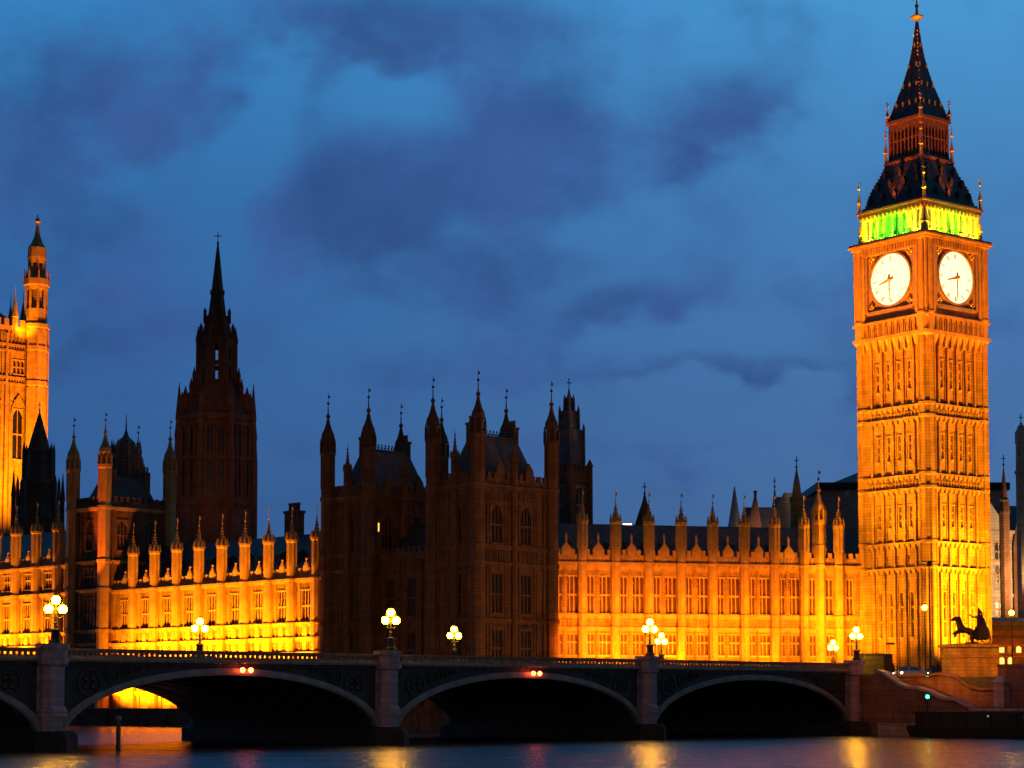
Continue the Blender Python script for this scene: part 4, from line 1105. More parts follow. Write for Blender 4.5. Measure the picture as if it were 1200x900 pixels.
q = MB(); q.tube([(0, 0, zC(284)), (0, 0, zC(272))], .1, 5); q.box(-.8, .8, -.06, .06, zC(277), zC(276)); obj('finial', q, GILT, cen)
pn = None
for r_r, zb3, zt3, th in ((44.0, 600, 452, .62), (36.5, 495, 455, .5), (30, 488, 445, .42), (19, 402, 380, .4), (14.5, 378, 362, .35), (40.5, 500, 462, .42), (26.5, 470, 432, .4), (33, 490, 462, .36)):
    first = None
    for k in range(8):
        a = math.pi / 8 + k * math.pi / 4; x, y = r_r * mC * 1.06 * math.cos(a), r_r * mC * 1.06 * math.sin(a)
        if first is None:
            g = MB(); zs_ = zC(zb3); ze_ = zC(zt3); g.lathe(0, 0, [(zs_, th * 1.2), (zs_ + (ze_ - zs_) * .7, th), (zs_ + (ze_ - zs_) * .71, th * 1.25), (zs_ + (ze_ - zs_) * .74, th * 1.2), (ze_, .06)], 6); first = obj('pinnacle', g, SHADESTONE, cen, (x, y, 0))
        else: copy_tree(first, cen, (x, y, 0))
pn = None
for k in range(8):                                 # flying buttress pinnacles standing outside the octagon
    a = math.pi / 8 + k * math.pi / 4; x, y = 48.5 * mC * 1.0 * math.cos(a), 48.5 * mC * math.sin(a)
    if pn is None:
        g = MB(); g.lathe(0, 0, [(6, .9), (zC(545), .75), (zC(520), .5), (zC(515), .65), (zC(485), .05)], 6); pn = obj('outer_pinnacle', g, SHADESTONE, cen, (x, y, 0))
    else: copy_tree(pn, cen, (x, y, 0))

# the great floodlit royal tower at the far end
VY = 470; zV = lambda py: at(30, py, VY).z; mV = VY / F
Vc = at(35, 818, VY)
LV = 22.0
vic = thing('square_tower', 'massive orange floodlit square tower cut by the picture edge, with a tall lantern turret', 'tower', (Vc.x - Q * LV, VY - Q * LV, 0), PA)
w_ = MB(); FR = face_frames(LV, LV); wn = []
for i, Mx in enumerate(FR):
    hs = []
    for x in (LV * .2, LV * .5, LV * .8):
        hs += [(x - 1.3, x + 1.3, zV(540), zV(482))]
        hs += [(x - 1.4 + d, x - .7 + d, zV(441), zV(425)) for d in (0, 1.05, 2.1)]
        hs += [(x - 1.3, x + 1.3, zV(620), zV(570))]
    w_.M = Mx; w_.facade(LV, 6, zV(391), hs)
    w_.ribs([LV * f for f in (.06, .35, .65, .94)], 6, zV(395), .6, .5)
    w_.ribs([LV * f for f in (.1, .3, .4, .6, .7, .9)], 6, zV(395), .25, .25)
    for py in (408, 415, 446, 453): w_.box(.5, LV - .5, -.4, .02, zV(py) - .25, zV(py) + .25)
    w_.arcade(1, LV - 1, zV(414), zV(408), .7, .25, .25); w_.arcade(1, LV - 1, zV(452), zV(446), .7, .25, .25); w_.arcade(1, LV - 1, zV(404), zV(394), .9, .3, .3)
    for x in (LV * .2, LV * .5, LV * .8):
        for sg in (-1, 1): w_.tube([(x + sg * 1.9, -.15, zV(490)), (x + sg * 1.5, -.2, zV(478)), (x, -.25, zV(466))], .22, 4)
        for d in (-2, -1, 1, 2): w_.ball(x + d * .95, -.1, zV(470) - abs(d) * .5, .35, 6, 4)
    if i < 2: wn += [(Mx, h) for h in hs]
w_.M = ID; w_.box(.5, LV - .5, .5, LV - .5, 6, zV(392)); obj('wall', w_, STONE, vic)
for Mx, h in wn: window(vic, Mx, *h, 2 if h[1] - h[0] > 1 else 1, (.5,), 1.6 if h[1] - h[0] > 1 else .5)
pp_ = MB()
for i, Mx in enumerate(FR):
    pp_.M = Mx; e = .003 * i; pp_.box(.5, LV - .5, -.3 - e, .4, zV(391), zV(386) + e); pp_.crenel(.5, LV - .5, zV(386.1) + e, 1.6, 2.0, 1.2, .5, -.28 - e)
    for x in (LV * .25, LV * .5, LV * .75): pp_.lathe(x, .1, [(zV(391), .8), (zV(376), .7), (zV(375), .9), (zV(366), .6), (zV(350), .1), (zV(338), .05)], 8)
    for k in range(7): pp_.lathe(2 + k * 3, .1, [(zV(386), .3), (zV(376), .2), (zV(372), .03)], 6)
obj('parapet', pp_, STONE2, vic)
q = MB(); q.frust(2, LV - 2, 2, LV - 2, zV(388), 6, LV - 6, 6, LV - 6, zV(366)); obj('roof', q, SLATE, vic)
t0 = None
for x, y in ((LV, 0), (0, 0), (0, LV), (LV, LV)):
    if t0 is None:
        q = MB(); rt = 14.8 * mV
        q.lathe(0, 0, [(6, rt * 1.1), (zV(600), rt * 1.05), (zV(595), rt), (zV(454), rt), (zV(453), rt * 1.08), (zV(448), rt * 1.08), (zV(447), rt), (zV(413), rt), (zV(412), rt * 1.08), (zV(407), rt * 1.08), (zV(406), rt), (zV(386), rt), (zV(385), rt * 1.1), (zV(381), rt * 1.1), (zV(380), rt * .88), (zV(363), rt * .88)], 8)
        q.lathe(0, 0, [(zV(364), rt * .5), (zV(338), rt * .5)], 8)
        q.lathe(0, 0, [(zV(340), rt * .9), (zV(336), rt * .95), (zV(335), rt * 1.05), (zV(328), rt * 1.05), (zV(327), rt * .8), (zV(322), rt * .72)], 8)
        q.lathe(0, 0, [(zV(322), rt * .38), (zV(308), rt * .38)], 8)
        q.lathe(0, 0, [(zV(309), rt * .7), (zV(302), rt * .76), (zV(291), rt * .72), (zV(285), rt * .45), (zV(276), rt * .22), (zV(262), rt * .1)], 8)
        for k in range(8):
            a = math.pi / 8 + k * math.pi / 4; c, s = math.cos(a), math.sin(a)
            q.tube([(rt * .8 * c, rt * .8 * s, zV(365)), (rt * .8 * c, rt * .8 * s, zV(338))], .35, 4); q.tube([(rt * .62 * c, rt * .62 * s, zV(323)), (rt * .62 * c, rt * .62 * s, zV(307))], .28, 4)
            q.lathe(rt * .98 * c, rt * .98 * s, [(zV(330), .25), (zV(320), .2), (zV(315), .03)], 5); q.tube([(rt * c, rt * s, zV(445)), (rt * c, rt * s, zV(388))], .25, 4); q.tube([(rt * c, rt * s, 30), (rt * c, rt * s, zV(456))], .25, 4)
        t0 = obj('corner_turret', q, STONE2, vic, (x, y, 0))
        v = MB(); v.tube([(0, 0, zV(263)), (0, 0, zV(252))], .18, 5); v.ball(0, 0, zV(258), .6, 8, 6); v.lathe(0, 0, [(zV(262), .2), (zV(260), .8), (zV(258.5), .3)], 8); obj('crown_finial', v, GILT, t0)
    else: copy_tree(t0, vic, (x, y, 0))

# dark pointed ventilation spire in front of it
def simple_tower(name, label, px, Y, rows, mtl, n=4, rot=R(0), rz=0.0, cat='spire', part='tower_body', fin=True):
    """rows = [(py, half width in px)] from bottom to top"""
    c = at(px, 818, Y); t = thing(name, label, cat, (c.x, Y, 0), rz); m = Y / F
    k = 1.0 / math.cos(math.pi / 4) if n == 4 else 1.0
    q = MB(); pf = [(at(px, py, Y).z, hw * m * (1.0 if n != 4 else 1.0)) for py, hw in rows]
    pf[0] = (6.0, pf[0][1]); q.lathe(0, 0, pf, n, rot)
    b = obj(part, q, mtl, t)
    if fin:
        zt = pf[-1][0]; v = MB(); v.tube([(0, 0, zt - .3), (0, 0, zt + 1.8)], .07, 5); v.ball(0, 0, zt + .2, .2, 6, 5); v.box(-.3, .3, -.03, .03, zt + 1.1, zt + 1.25); obj('finial', v, IRON, b)
    return t, pf
ds, pf = simple_tower('lantern_spire', 'black pointed lantern spire standing before the floodlit square tower', 41, 372, [(700, 25), (612, 24.5), (608, 26), (604, 25), (572, 20.5), (566, 21.5), (562, 18), (533, 16), (529, 17.5), (526, 13), (510, 8.5), (498, 5), (482, .6)], SHADESTONE, 8, math.pi / 8)
m = 372 / F
lv = MB()
for k in range(8):
    a = math.pi / 8 + k * math.pi / 4
    for r0, za, zb3 in ((17.5, 562, 527), (24, 606, 566)): lv.lathe(r0 * m * math.cos(a), r0 * m * math.sin(a), [(zat(za, 372), .35), (zat(zb3, 372), .3), (zat(zb3 - 8, 372), .03)], 5)
    b = k * math.pi / 4; lv.M = Matrix.Rotation(b + math.pi / 2, 4, 'Z') @ Matrix.Translation((0, -16.2 * m * .93, 0))
    for j in range(5): lv.box(-.8, .8, -.2, .3, zat(558 - j * 5, 372), zat(556 - j * 5, 372))
    lv.M = ID
obj('louvres', lv, SLATE, ds)
pq = None
for sg in (-1, 1):
    for s2 in (-1, 1):
        x, y = sg * 23.5 * m, s2 * 23.5 * m
        if pq is None:
            g = MB(); g.lathe(0, 0, [(6, .5), (zat(585, 372), .4), (zat(583, 372), .5), (zat(552, 372), .04)], 6); pq = obj('pinnacle', g, SHADESTONE, ds, (x, y, 0))
        else: copy_tree(pq, ds, (x, y, 0))
ds.rotation_euler.z = R(0)

# ventilation tower behind the right pavilion tower
VTY = 300; mt = VTY / F; vc = at(667.5, 818, VTY); zz_ = lambda py: zat(py, VTY)
LVt = 24.3 * mt * math.sqrt(2)
vt = thing('ventilation_tower', 'slim dark square tower with black slated lantern top, behind the right pavilion tower', 'tower', (vc.x, VTY - LVt * Q, 0), PA)
w_ = MB(); FR = face_frames(LVt, LVt); wn = []
for i, Mx in enumerate(FR):
    h = (LVt / 2 - .85, LVt / 2 + .85, zz_(614), zz_(572)); w_.M = Mx; w_.facade(LVt, 20, zz_(553), [h]); w_.ribs((.3, LVt - .3), 20, zz_(556), .5, .2)
    for py in (622, 565): w_.box(0, LVt, -.25, .02, zz_(py) - .2, zz_(py) + .2)
    w_.crenel(0.1, LVt - .1, zz_(553) - .01, .9, .9, .5, .4, -.15 - .003 * i)
    if i < 2: wn.append((Mx, h))
w_.M = ID; w_.box(.4, LVt - .4, .4, LVt - .4, 20, zz_(553.5)); obj('wall', w_, SHADESTONE, vt)
for Mx, h in wn: window(vt, Mx, *h, 2, (.5,), .6)
q = MB(); c = LVt / 2; 
q.lathe(c, c, [(zz_(553), 17.5 * mt), (zz_(504), 16.5 * mt), (zz_(503), 11.5 * mt), (zz_(482), 10 * mt), (zz_(480.5), 5 * mt), (zz_(470), 4.6 * mt), (zz_(469), 5.6 * mt), (zz_(464), 2.2 * mt), (zz_(455), .06)], 4)
for a in range(4):
    b = math.pi / 4 + a * math.pi / 2
    for rr, y0, y1 in ((17.2, 553, 496), (11, 503, 475), (5.2, 481, 462)): q.lathe(c + rr * mt * math.cos(b), c + rr * mt * math.sin(b), [(zz_(y0), .28), (zz_(y1 + 6), .22), (zz_(y1), .03)], 5)
ro = obj('slated_lantern', q, SLATE, vt)
v = MB(); v.tube([(c, c, zz_(456)), (c, c, zz_(443))], .07, 5); v.box(c - .5, c + .5, c - .04, c + .04, zz_(449), zz_(448)); obj('finial', v, IRON, ro)
pq = None
for x, y in ((0, 0), (LVt, 0), (0, LVt), (LVt, LVt)):
    if pq is None:
        g = MB(); g.lathe(0, 0, [(20, .5), (zz_(548), .45), (zz_(546), .55), (zz_(538), .04)], 8); pq = obj('corner_pinnacle', g, SHADESTONE, vt, (x, y, 0))
    else: copy_tree(pq, vt, (x, y, 0))

# things behind the north range
oc, _ = simple_tower('roof_lantern', 'brown octagonal roof lantern with a pointed cap, behind the orange range parapet', 756.5, 296, [(660, 11), (622, 11), (618, 13.5), (613, 12), (600, 7.5), (588, 3), (580, 1.2)], SHADESTONE, 8, math.pi / 8, cat='roof lantern')
sp1, _ = simple_tower('church_spire', 'slim grey stone spire with a broad base, behind the middle of the orange range', 862.5, 330, [(640, 8), (618, 7.6), (616, 8.2), (614, 7.4), (570, .5)], PALESTONE, 8, 0, fin=False)
sp2, _ = simple_tower('turret_spire', 'needle thin dark blue spirelet, left of the tall brown pinnacle', 910, 345, [(640, 3.2), (598, 3), (596, 3.8), (590, 2.6), (572, .4)], SLATE, 8, 0)
sp3, _ = simple_tower('stone_pinnacle', 'tall brown crocketed pinnacle standing just behind the orange turrets', 936, 301, [(660, 8.2), (600, 8.2), (590, 8), (586, 9.5), (583, 9), (581, 6), (565, 3.6), (549, .6)], STONE, 8, math.pi / 8)
def hall(name, label, px0, px1, Y, pe, pr_, mtl_w, depth=12, rz=0, hip=0, cat='building', wallname='wall'):
    a, b = at(px0, 818, Y), at(px1, 818, Y); t = thing(name, label, cat, (a.x, Y, 0), rz); Ln = (b.x - a.x)
    q = MB(); q.box(0, Ln, 0, depth, 6, zat(pe, Y)); obj(wallname, q, mtl_w, t)
    r = MB(); r.gable(-.4, Ln + .4, -.5, depth + .5, zat(pe, Y) + .01, zat(pr_, Y), hip); obj('roof', r, SLATE, t)
    return t, Ln
g1_, Ln = hall('gabled_house', 'dark slated house with pointed gable, between the grey spire and the thin blue spirelet', 881, 915, 326, 626, 591, SHADESTONE, 10)
q = MB(); q.poly((-1.2, -.6, zat(640, 326)), (2.2, -.6, zat(640, 326)), (.9, -.6, zat(580, 326)), (.7, -.6, zat(580, 326))); q.poly((-1.2, .2, zat(640, 326)), (.7, .2, zat(580, 326)), (.9, .2, zat(580, 326)), (2.2, .2, zat(640, 326)))
q.poly((-1.2, -.6, zat(640, 326)), (.7, -.6, zat(580, 326)), (.7, .2, zat(580, 326)), (-1.2, .2, zat(640, 326))); q.poly((.9, -.6, zat(580, 326)), (2.2, -.6, zat(640, 326)), (2.2, .2, zat(640, 326)), (.9, .2, zat(580, 326)))
q.lathe(.8, -.2, [(zat(581, 326), .25), (zat(577, 326), .25), (zat(576, 326), .45), (zat(575, 326), .1)], 6); obj('gable_end', q, SHADESTONE, g1_)
hl_, Ln = hall('great_hall', 'long hall with pale gable and steep blue slate roof, left of the clock tower', 918, 1040, 352, 640, 577, PALESTONE, 16)
q = MB(); q.M = Matrix.Translation((-.6, -1, 0)); q.box(-1.2, 3.0, 0, 1.0, 6, zat(612, 352)); q.frust(-1.2, 3.0, 0, 1, zat(612, 352), .9, 3.0, 0, 1, zat(578, 352)); obj('gable_wall', q, PALESTONE, hl_)
bg_, Ln = hall('office_block', 'big block with black eaves band and low hipped blue roof, behind the clock tower', 965, 1180, 395, 572, 530, PALESTONE, 30, hip=16)
q = MB(); q.box(-1, Ln + 1, -1.2, 31, zat(574.5, 395), zat(566, 395)); obj('eaves_band', q, IRON, bg_)
for k in range(3):
    x = 2 + k * 5; q = MB(); q.frust(x, x + .8, -1, 1, zat(640, 395), x + 2.4, x + 4, -1, 1, zat(575, 395)); obj('raking_strut', q, PALESTONE, bg_)
# bright flood lamp on the roof
def roof_lamp(label, px, py, Y, w):
    p = at(px, py, Y); t = thing('roof_floodlight', label, 'floodlight', (p.x, Y, p.z)); mm = Y / F
    q = MB(); q.box(-w * mm, w * mm, -.1, .5, -.45, .45); obj('housing', q, IRON, t)
    g = MB(); g.box(-w * mm * .9, w * mm * .9, -.16, -.102, -.38, .38); obj('lens', g, WHITEW, t)
    s = MB(); s.box(-.1, .1, .1, .3, 20 - p.z, -.45); obj('bracket', s, IRON, t)
roof_lamp('glaring white floodlight on the roof ridge, left of the brown lantern', 735, 617, 289, 5.5)
roof_lamp('small pale yellow strip light on the slates under the blue spirelet', 919, 625.5, 292, 4.5)
# ================================================================== RIGHT OF THE CLOCK TOWER
def zz2(py, Y): return zat(py, Y)
Y5 = 330
a = at(1150, 818, Y5)
pb_ = thing('gothic_block', 'dark gothic stone block with patterned walls and slate roof, right of the clock tower', 'building', (a.x, Y5, 0))
m5 = Y5 / F
q = MB(); W5 = 75 * m5
hs = [(x - .7, x + .7, zat(y1, Y5), zat(y0, Y5)) for x in (3.2, 6.0, 9.0) for y0, y1 in ((636, 656), (663, 684), (705, 722))]
q.facade(W5, 6, zat(622, Y5), hs); q.box(0, W5, .5, 14, 6, zat(622.5, Y5))
q.ribs((1.6, 4.6, 7.5), 8, zat(626, Y5), .5, .3)
for k in range(14):
    for j in range(7): q.ball(1.9 + k * .62, -.02, zat(690, Y5) + 1.2 * j, .17, 5, 4)
for py in (624, 698, 736): q.box(0, W5, -.5, .02, zat(py, Y5) - .3, zat(py, Y5) + .3)
obj('wall', q, PALESTONE, pb_)
for h in hs: window(pb_, ID, *h, 2, (.5,))
q = MB(); q.gable(-1, W5 + 6, .6, 14, zat(621, Y5), zat(588, Y5)); obj('roof', q, SLATE, pb_)
q = MB(); q.frust(1.2, 5.0, -.3, .4, zat(624, Y5), 1.6, 2.0, -.2, .3, zat(590, Y5)); obj('gable', q, PALESTONE, pb_)
q = MB(); q.box(5.4, 8.0, -.8, .8, 6, zat(640, Y5)); q.frust(5.4, 8.0, -.8, .8, zat(640, Y5), 6.0, 8.0, -.6, .6, zat(612, Y5)); obj('stair_turret', q, SHADESTONE, pb_)
sp, _ = simple_tower('church_spire', 'slender dark stone spire with small corner pinnacles, right of the clock tower', 1180.5, 322, [(640, 6.2), (604, 6), (600, 6.8), (588, 5.4), (586, 6.2), (584, 4.3), (560, 1.8), (546, .4)], SHADESTONE, 8, math.pi / 8)
co, _ = simple_tower('stone_column', 'tall pale stone tower with a dark cap, at the right edge of the picture', 1202, 316, [(640, 7.5), (556, 7.2), (555, 8.6), (552, 8.6), (551, 7), (520, 6.6), (519, 7.6), (507, 7.4), (504, 5.5), (498, 3)], PALESTONE, 12, 0, cat='tower')
# low building with lit shop windows beyond the statue
Y6 = 300; a = at(1160, 818, Y6); lb = thing('street_front', 'low street front with dark cornice and rows of small lit windows, behind the statue', 'building', (a.x, Y6, 0))
m6 = Y6 / F; W6 = 70 * m6; q = MB()
hs = [(x - .45, x + .45, zat(y1, Y6), zat(y0, Y6)) for x in [1.9 + k * .62 * 2 for k in range(6)] for y0, y1 in ((757, 765), (770, 781))]
q.facade(W6, 6, zat(738, Y6), hs); q.box(0, W6, .5, 10, 6, zat(738.5, Y6)); obj('wall', q, REDSTONE, lb)
q = MB(); q.box(-.3, W6 + .3, -.6, .3, zat(739, Y6), zat(733, Y6)); q.box(-.1, W6, -.35, .3, zat(748, Y6), zat(744, Y6)); obj('cornice', q, IRON, lb)
q = MB(); q.box(0, W6, 0, 10, zat(733, Y6), zat(728, Y6)); q.gable(0, W6, 0, 10, zat(728, Y6), zat(722, Y6)); obj('roof', q, SLATE, lb)
for i, h in enumerate(hs): window(lb, ID, *h, 1, (), 0, WARMW if i % 3 != 2 else GLASS)

# ================================================================== THE CHARIOT STATUE
SYc = 229.0; sc = at(1138, 818, SYc); ms = SYc / F
pd_ = thing('statue_plinth', 'tall plain stone plinth under the bronze chariot group, orange on its side', 'plinth', (sc.x, SYc, 0), R(0))
pt = at(1138, 755, SYc).z; PH = 31 * ms
q = MB(); q.box(-PH, PH, -1.3, 1.3, 2.2, 8.6); q.box(-PH - .16, PH + .16, -1.46, 1.46, 8.6, 8.85); q.box(-PH + .05, PH - .05, -1.25, 1.25, 8.85, pt - .35); obj('block', q, STONE, pd_)
q = MB(); q.box(-PH - .3, PH + .3, -1.6, 1.6, pt - .35, pt - .12); q.box(-PH - .15, PH + .15, -1.45, 1.45, pt - .12, pt); obj('cap', q, STONE, pd_)
pd_.rotation_euler.z = R(22)
stt = thing('chariot_statue', 'dark bronze statue of a robed rider in a chariot behind two rearing horses', 'statue', (sc.x - .15, SYc, pt), R(22))
stt['label'] = 'dark bronze statue of a standing robed figure in a chariot behind two rearing horses'
def skinned(name, V, E, m, parent, loc=(0, 0, 0), root=0, sub=2, rz=0.0):
    me = bpy.data.meshes.new(name); me.from_pydata([v[:3] for v in V], E, []); me.update()
    o = bpy.data.objects.new(name, me); COL.objects.link(o)
    sk = o.modifiers.new('s', 'SKIN'); sk.use_smooth_shade = True
    for i, v in enumerate(V):
        d = me.skin_vertices[0].data[i]; r = v[3]; d.radius = r if isinstance(r, tuple) else (r, r); d.use_root = (i == root)
    ss = o.modifiers.new('d', 'SUBSURF'); ss.levels = sub; ss.render_levels = sub
    dg = bpy.context.evaluated_depsgraph_get(); ev = o.evaluated_get(dg); m2 = bpy.data.meshes.new_from_object(ev)
    o.modifiers.clear(); o.data = m2; m2.materials.clear(); m2.materials.append(m)
    for p in m2.polygons: p.use_smooth = True
    o.parent = parent; o.location = loc; o.rotation_euler = (0, 0, rz)
    return o
def horse(y, ph, x0=0.0):
    # facing -x, rearing
    V = [(-.1, y, 1.5, .35), (-.55, y, 1.56, .34), (-1.0, y, 1.74, .37), (-1.28, y, 2.15, .27), (-1.42, y, 2.6, .2), (-1.62, y, 2.88, .17), (-1.98, y, 2.78, .13), (-2.26, y, 2.56, .095),
         (.35, y, 1.5, .35), (.55, y, 1.0, .18), (.36, y, .62, .12), (.5, y, .28, .08), (.4, y, .06, .09),
         (.68, y + .12, 1.5, .11), (.98, y + .14, 1.3, .1), (1.1, y + .14, .8, .05),
         (-1.15, y - .16, 1.45, .19), (-1.6, y - .18, 1.42 + ph, .12), (-2.05, y - .18, 1.2 + ph, .075), (-2.25, y - .18, 1.02 + ph, .08),
         (-1.15, y + .16, 1.42, .18), (-1.5, y + .18, 1.15 + ph, .11), (-1.75, y + .18, .85 + ph, .07), (-1.6, y + .18, .66 + ph, .075),
         (.3, y - .24, 1.0, .17), (.08, y - .24, .62, .11), (.2, y - .24, .28, .08), (.1, y - .24, .06, .09), (-1.56, y - .07, 3.08, .045), (-1.56, y + .07, 3.08, .045)]
    E = [(0, 1), (1, 2), (2, 3), (3, 4), (4, 5), (5, 6), (6, 7), (0, 8), (8, 9), (9, 10), (10, 11), (11, 12), (8, 13), (13, 14), (14, 15), (2, 16), (16, 17), (17, 18), (18, 19), (2, 20), (20, 21), (21, 22), (22, 23), (8, 24), (24, 25), (25, 26), (26, 27), (5, 28), (5, 29)]
    V = [(v[0] + x0, *v[1:]) for v in V]
    o = skinned('horse', V, E, BRONZE, stt)
    mn = MB()
    for k in range(9):
        f = k / 8; x = x0 - 1.42 + .42 * f; z = 3.02 - 1.0 * f; mn.frust(x - .04, x + .14, y - .05, y + .05, z - .2, x + .12, x + .3, y - .02, y + .02, z + .06)
    obj('mane', mn, BRONZE, o)
horse(-.62, .0, -.5); horse(.62, .12, .55)
bs = MB(); bs.box(-1.7, 2.6, -1.05, 1.05, .0, .06); bs.frust(-.2, 1.0, -.8, .8, .06, 0, .7, -.5, .5, .25); obj('base', bs, BRONZE, stt)
ch = MB(); ch.box(1.0, 2.35, -.62, .62, .55, .68); ch.box(1.0, 1.1, -.62, .62, .68, 1.3); ch.box(1.1, 2.2, -.62, -.54, .68, 1.1); ch.box(1.1, 2.2, .54, .62, .68, 1.1); ch.tube([(1.0, 0, .7), (.2, 0, 1.0), (-.5, 0, 1.35)], .06, 6); ch.tube([(1.75, -1.0, .55), (1.75, 1.0, .55)], .06, 6)
obj('chariot', ch, BRONZE, stt)
for y in (-.82, .82):
    w = MB(); n = 20
    w.tube([(.55 * math.cos(2 * math.pi * k / n), 0, .55 * math.sin(2 * math.pi * k / n)) for k in range(n + 1)], .055, 6)
    for k in range(8): a = k * math.pi / 4; w.tube([(0, 0, 0), (.53 * math.cos(a), 0, .53 * math.sin(a))], .03, 5)
    w.lathe(0, 0, [(-.08, .1), (.08, .1)], 8); obj('wheel', w, BRONZE, stt, (1.75, y, .58))
V = [(1.5, 0, 1.75, (.22, .26)), (1.48, 0, 2.1, (.2, .24)), (1.46, 0, 2.45, (.22, .3)), (1.45, 0, 2.72, .1), (1.42, 0, 2.96, .145), (1.42, 0, 3.16, .1),
     (1.46, -.34, 2.5, .11), (1.3, -.62, 2.66, .085), (1.05, -.8, 2.95, .065), (.98, -.84, 3.06, .06), (1.46, .34, 2.5, .11), (1.3, .66, 2.5, .08), (1.0, .8, 2.7, .065), (.92, .84, 2.78, .06),
     (1.55, 0, 1.35, (.27, .3)), (1.62, 0, .95, (.36, .38)), (1.66, 0, .72, (.42, .42)), (1.4, 0, 3.32, .05)]
E = [(0, 1), (1, 2), (2, 3), (3, 4), (4, 5), (2, 6), (6, 7), (7, 8), (8, 9), (2, 10), (10, 11), (11, 12), (12, 13), (0, 14), (14, 15), (15, 16), (5, 17)]
V = [(1.5 + (x - 1.5) * 1.3, y * 1.3, .6 + (z - .6) * 1.3, (tuple(q * 1.55 for q in r) if isinstance(r, tuple) else r * 1.3)) for x, y, z, r in V]
skinned('robed_figure', V, E, BRONZE, stt)
ck = MB(); ck.lathe(1.85, 0, [(.75, .9), (1.3, .84), (1.9, .66)], 10); ck.lathe(1.72, 0, [(1.85, .68), (2.5, .5), (3.0, .3)], 10); obj('cloak', ck, BRONZE, stt)
sv = MB(); sv.tube([(1.7, -1.1, 2.9), (.85, -1.0, 3.8), (.1, -.92, 4.5)], .03, 5); sv.frust(.06, .12, -.96, -.88, 4.48, -.06, -.04, -.925, -.915, 4.75); obj('spear', sv, BRONZE, stt)
for y, x in ((-.36, 1.95), (.36, 1.25)):
    V = [(x, y, 1.35, .17), (x - .02, y, 1.62, .17), (x - .05, y, 1.85, .08), (x - .08, y, 2.03, .115), (x, y, 1.05, .22), (x + .05, y, .75, .26), (x - .1, y - .2, 1.6, .07), (x - .3, y - .25, 1.4, .05), (x - .1, y + .2, 1.6, .07), (x - .3, y + .25, 1.42, .05)]
    E = [(0, 1), (1, 2), (2, 3), (0, 4), (4, 5), (1, 6), (6, 7), (1, 8), (8, 9)]
    skinned('crouching_figure', V, E, BRONZE, stt)
rn = MB()
for y in (-.55, .55): rn.tube([(.85, .95 * (1 if y > 0 else -1), 3.35), (-.2, y, 2.15), (-1.7, y, 2.7)], .02, 4)
obj('reins', rn, BRONZE, stt)

# ================================================================== STREET FURNITURE, LANDING STAGE, PEOPLE
def B2W(x, y, z=0): return bridge.matrix_basis @ Vector((x, y, z)) if False else Vector((-35.6 + x * math.cos(BA) - y * math.sin(BA), 159.0 + x * math.sin(BA) + y * math.cos(BA), z))
def globe(name, parent, loc, r=.345):
    g = MB(); g.ball(0, 0, 0, r, 14, 9); o = obj(name, g, GLOBE, parent, loc, smooth=True)
    c = MB(); c.lathe(0, 0, [(-r - .12, .05), (-r * .8, .17), (-r * .55, .24)], 8); obj('globe_mount', c, IRON, o); c = MB(); c.lathe(0, 0, [(r * .72, .17), (r + .08, .1), (r + .3, .015)], 8); obj('globe_cap', c, IRON, o)
    return o
def bridge_lamp():
    t = thing('bridge_lamp', 'lamp', 'street lamp')
    q = MB(); q.lathe(0, 0, [(0, .48), (.25, .48), (.3, .36), (.95, .32), (1.0, .42), (1.12, .42), (1.2, .2)], 8); obj('pedestal', q, IRON, t)
    q = MB(); q.lathe(0, 0, [(1.15, .16), (1.5, .1), (1.6, .17), (1.72, .1), (2.5, .075), (2.6, .15), (2.72, .08), (3.0, .07)], 10); obj('post', q, IRON, t)
    for sg in (-1, 1):
        q = MB(); q.tube([(0, 0, 2.1), (sg * .3, 0, 1.98), (sg * .58, 0, 2.1), (sg * .62, 0, 2.3)], [.05, .045, .04, .04], 6); q.tube([(sg * .1, 0, 2.45), (sg * .3, 0, 2.28), (sg * .42, 0, 2.1)], .025, 5); obj('arm', q, IRON, t)
        globe('lamp_globe', t, (sg * .62, 0, 2.68))
    globe('lamp_globe', t, (0, 0, 3.38))
    return t
BL = bridge_lamp()
NEARN = {-1: 'left of the picture, out on the river', 0: 'far left', 1: 'second', 2: 'third', 3: 'last'}
lamp_labels = [
    (0, 0, 'bright three globe bridge lamp on the leftmost near pier, before the riverside range'),
    (1, 0, 'bright three globe bridge lamp on the near pier in front of the dark pavilion'),
    (2, 0, 'three globe lamp on the near pier, higher of the close pair before the orange range'),
    (3, 0, 'bright three globe bridge lamp on the near side at the landward end of the bridge'),
    (1, 1, 'glaring three globe lamp on the far parapet, before the yellow riverside range'),
    (2, 1, 'glaring three globe lamp on the far parapet, before the dark pavilion tower'),
    (3, 1, 'three globe lamp on the far parapet, lower of the close pair before the orange range'),
    (4, 1, 'glaring three globe lamp beyond the bridge end, lower left of the last pair')]
for i, (k, far, lab) in enumerate(lamp_labels):
    o = BL if i == 0 else copy_tree(BL)
    o.location = B2W(SPAN * k, BW + .5 if far else -.3, 8.3 if k < 4 else 6.6); o.rotation_euler.z = BA
    tag(o, lab, 'street lamp', 'three globe lamps along the bridge')
    if k == 4:
        o.location.z = 8.1
for k, far in ((4, 1),):
    q = MB(); p = B2W(SPAN * k, BW + .3, 0); q.M = Matrix.Translation(p) @ Matrix.Rotation(BA, 4, 'Z'); q.box(-1.1, 1.1, -.9, .9, 6.3, 7.85); q.box(-1.25, 1.25, -1.05, 1.05, 7.85, 8.1)
    tag(obj('lamp_plinth', q, GRANITE), 'square stone plinth under the lamp just beyond the bridge end', 'plinth')
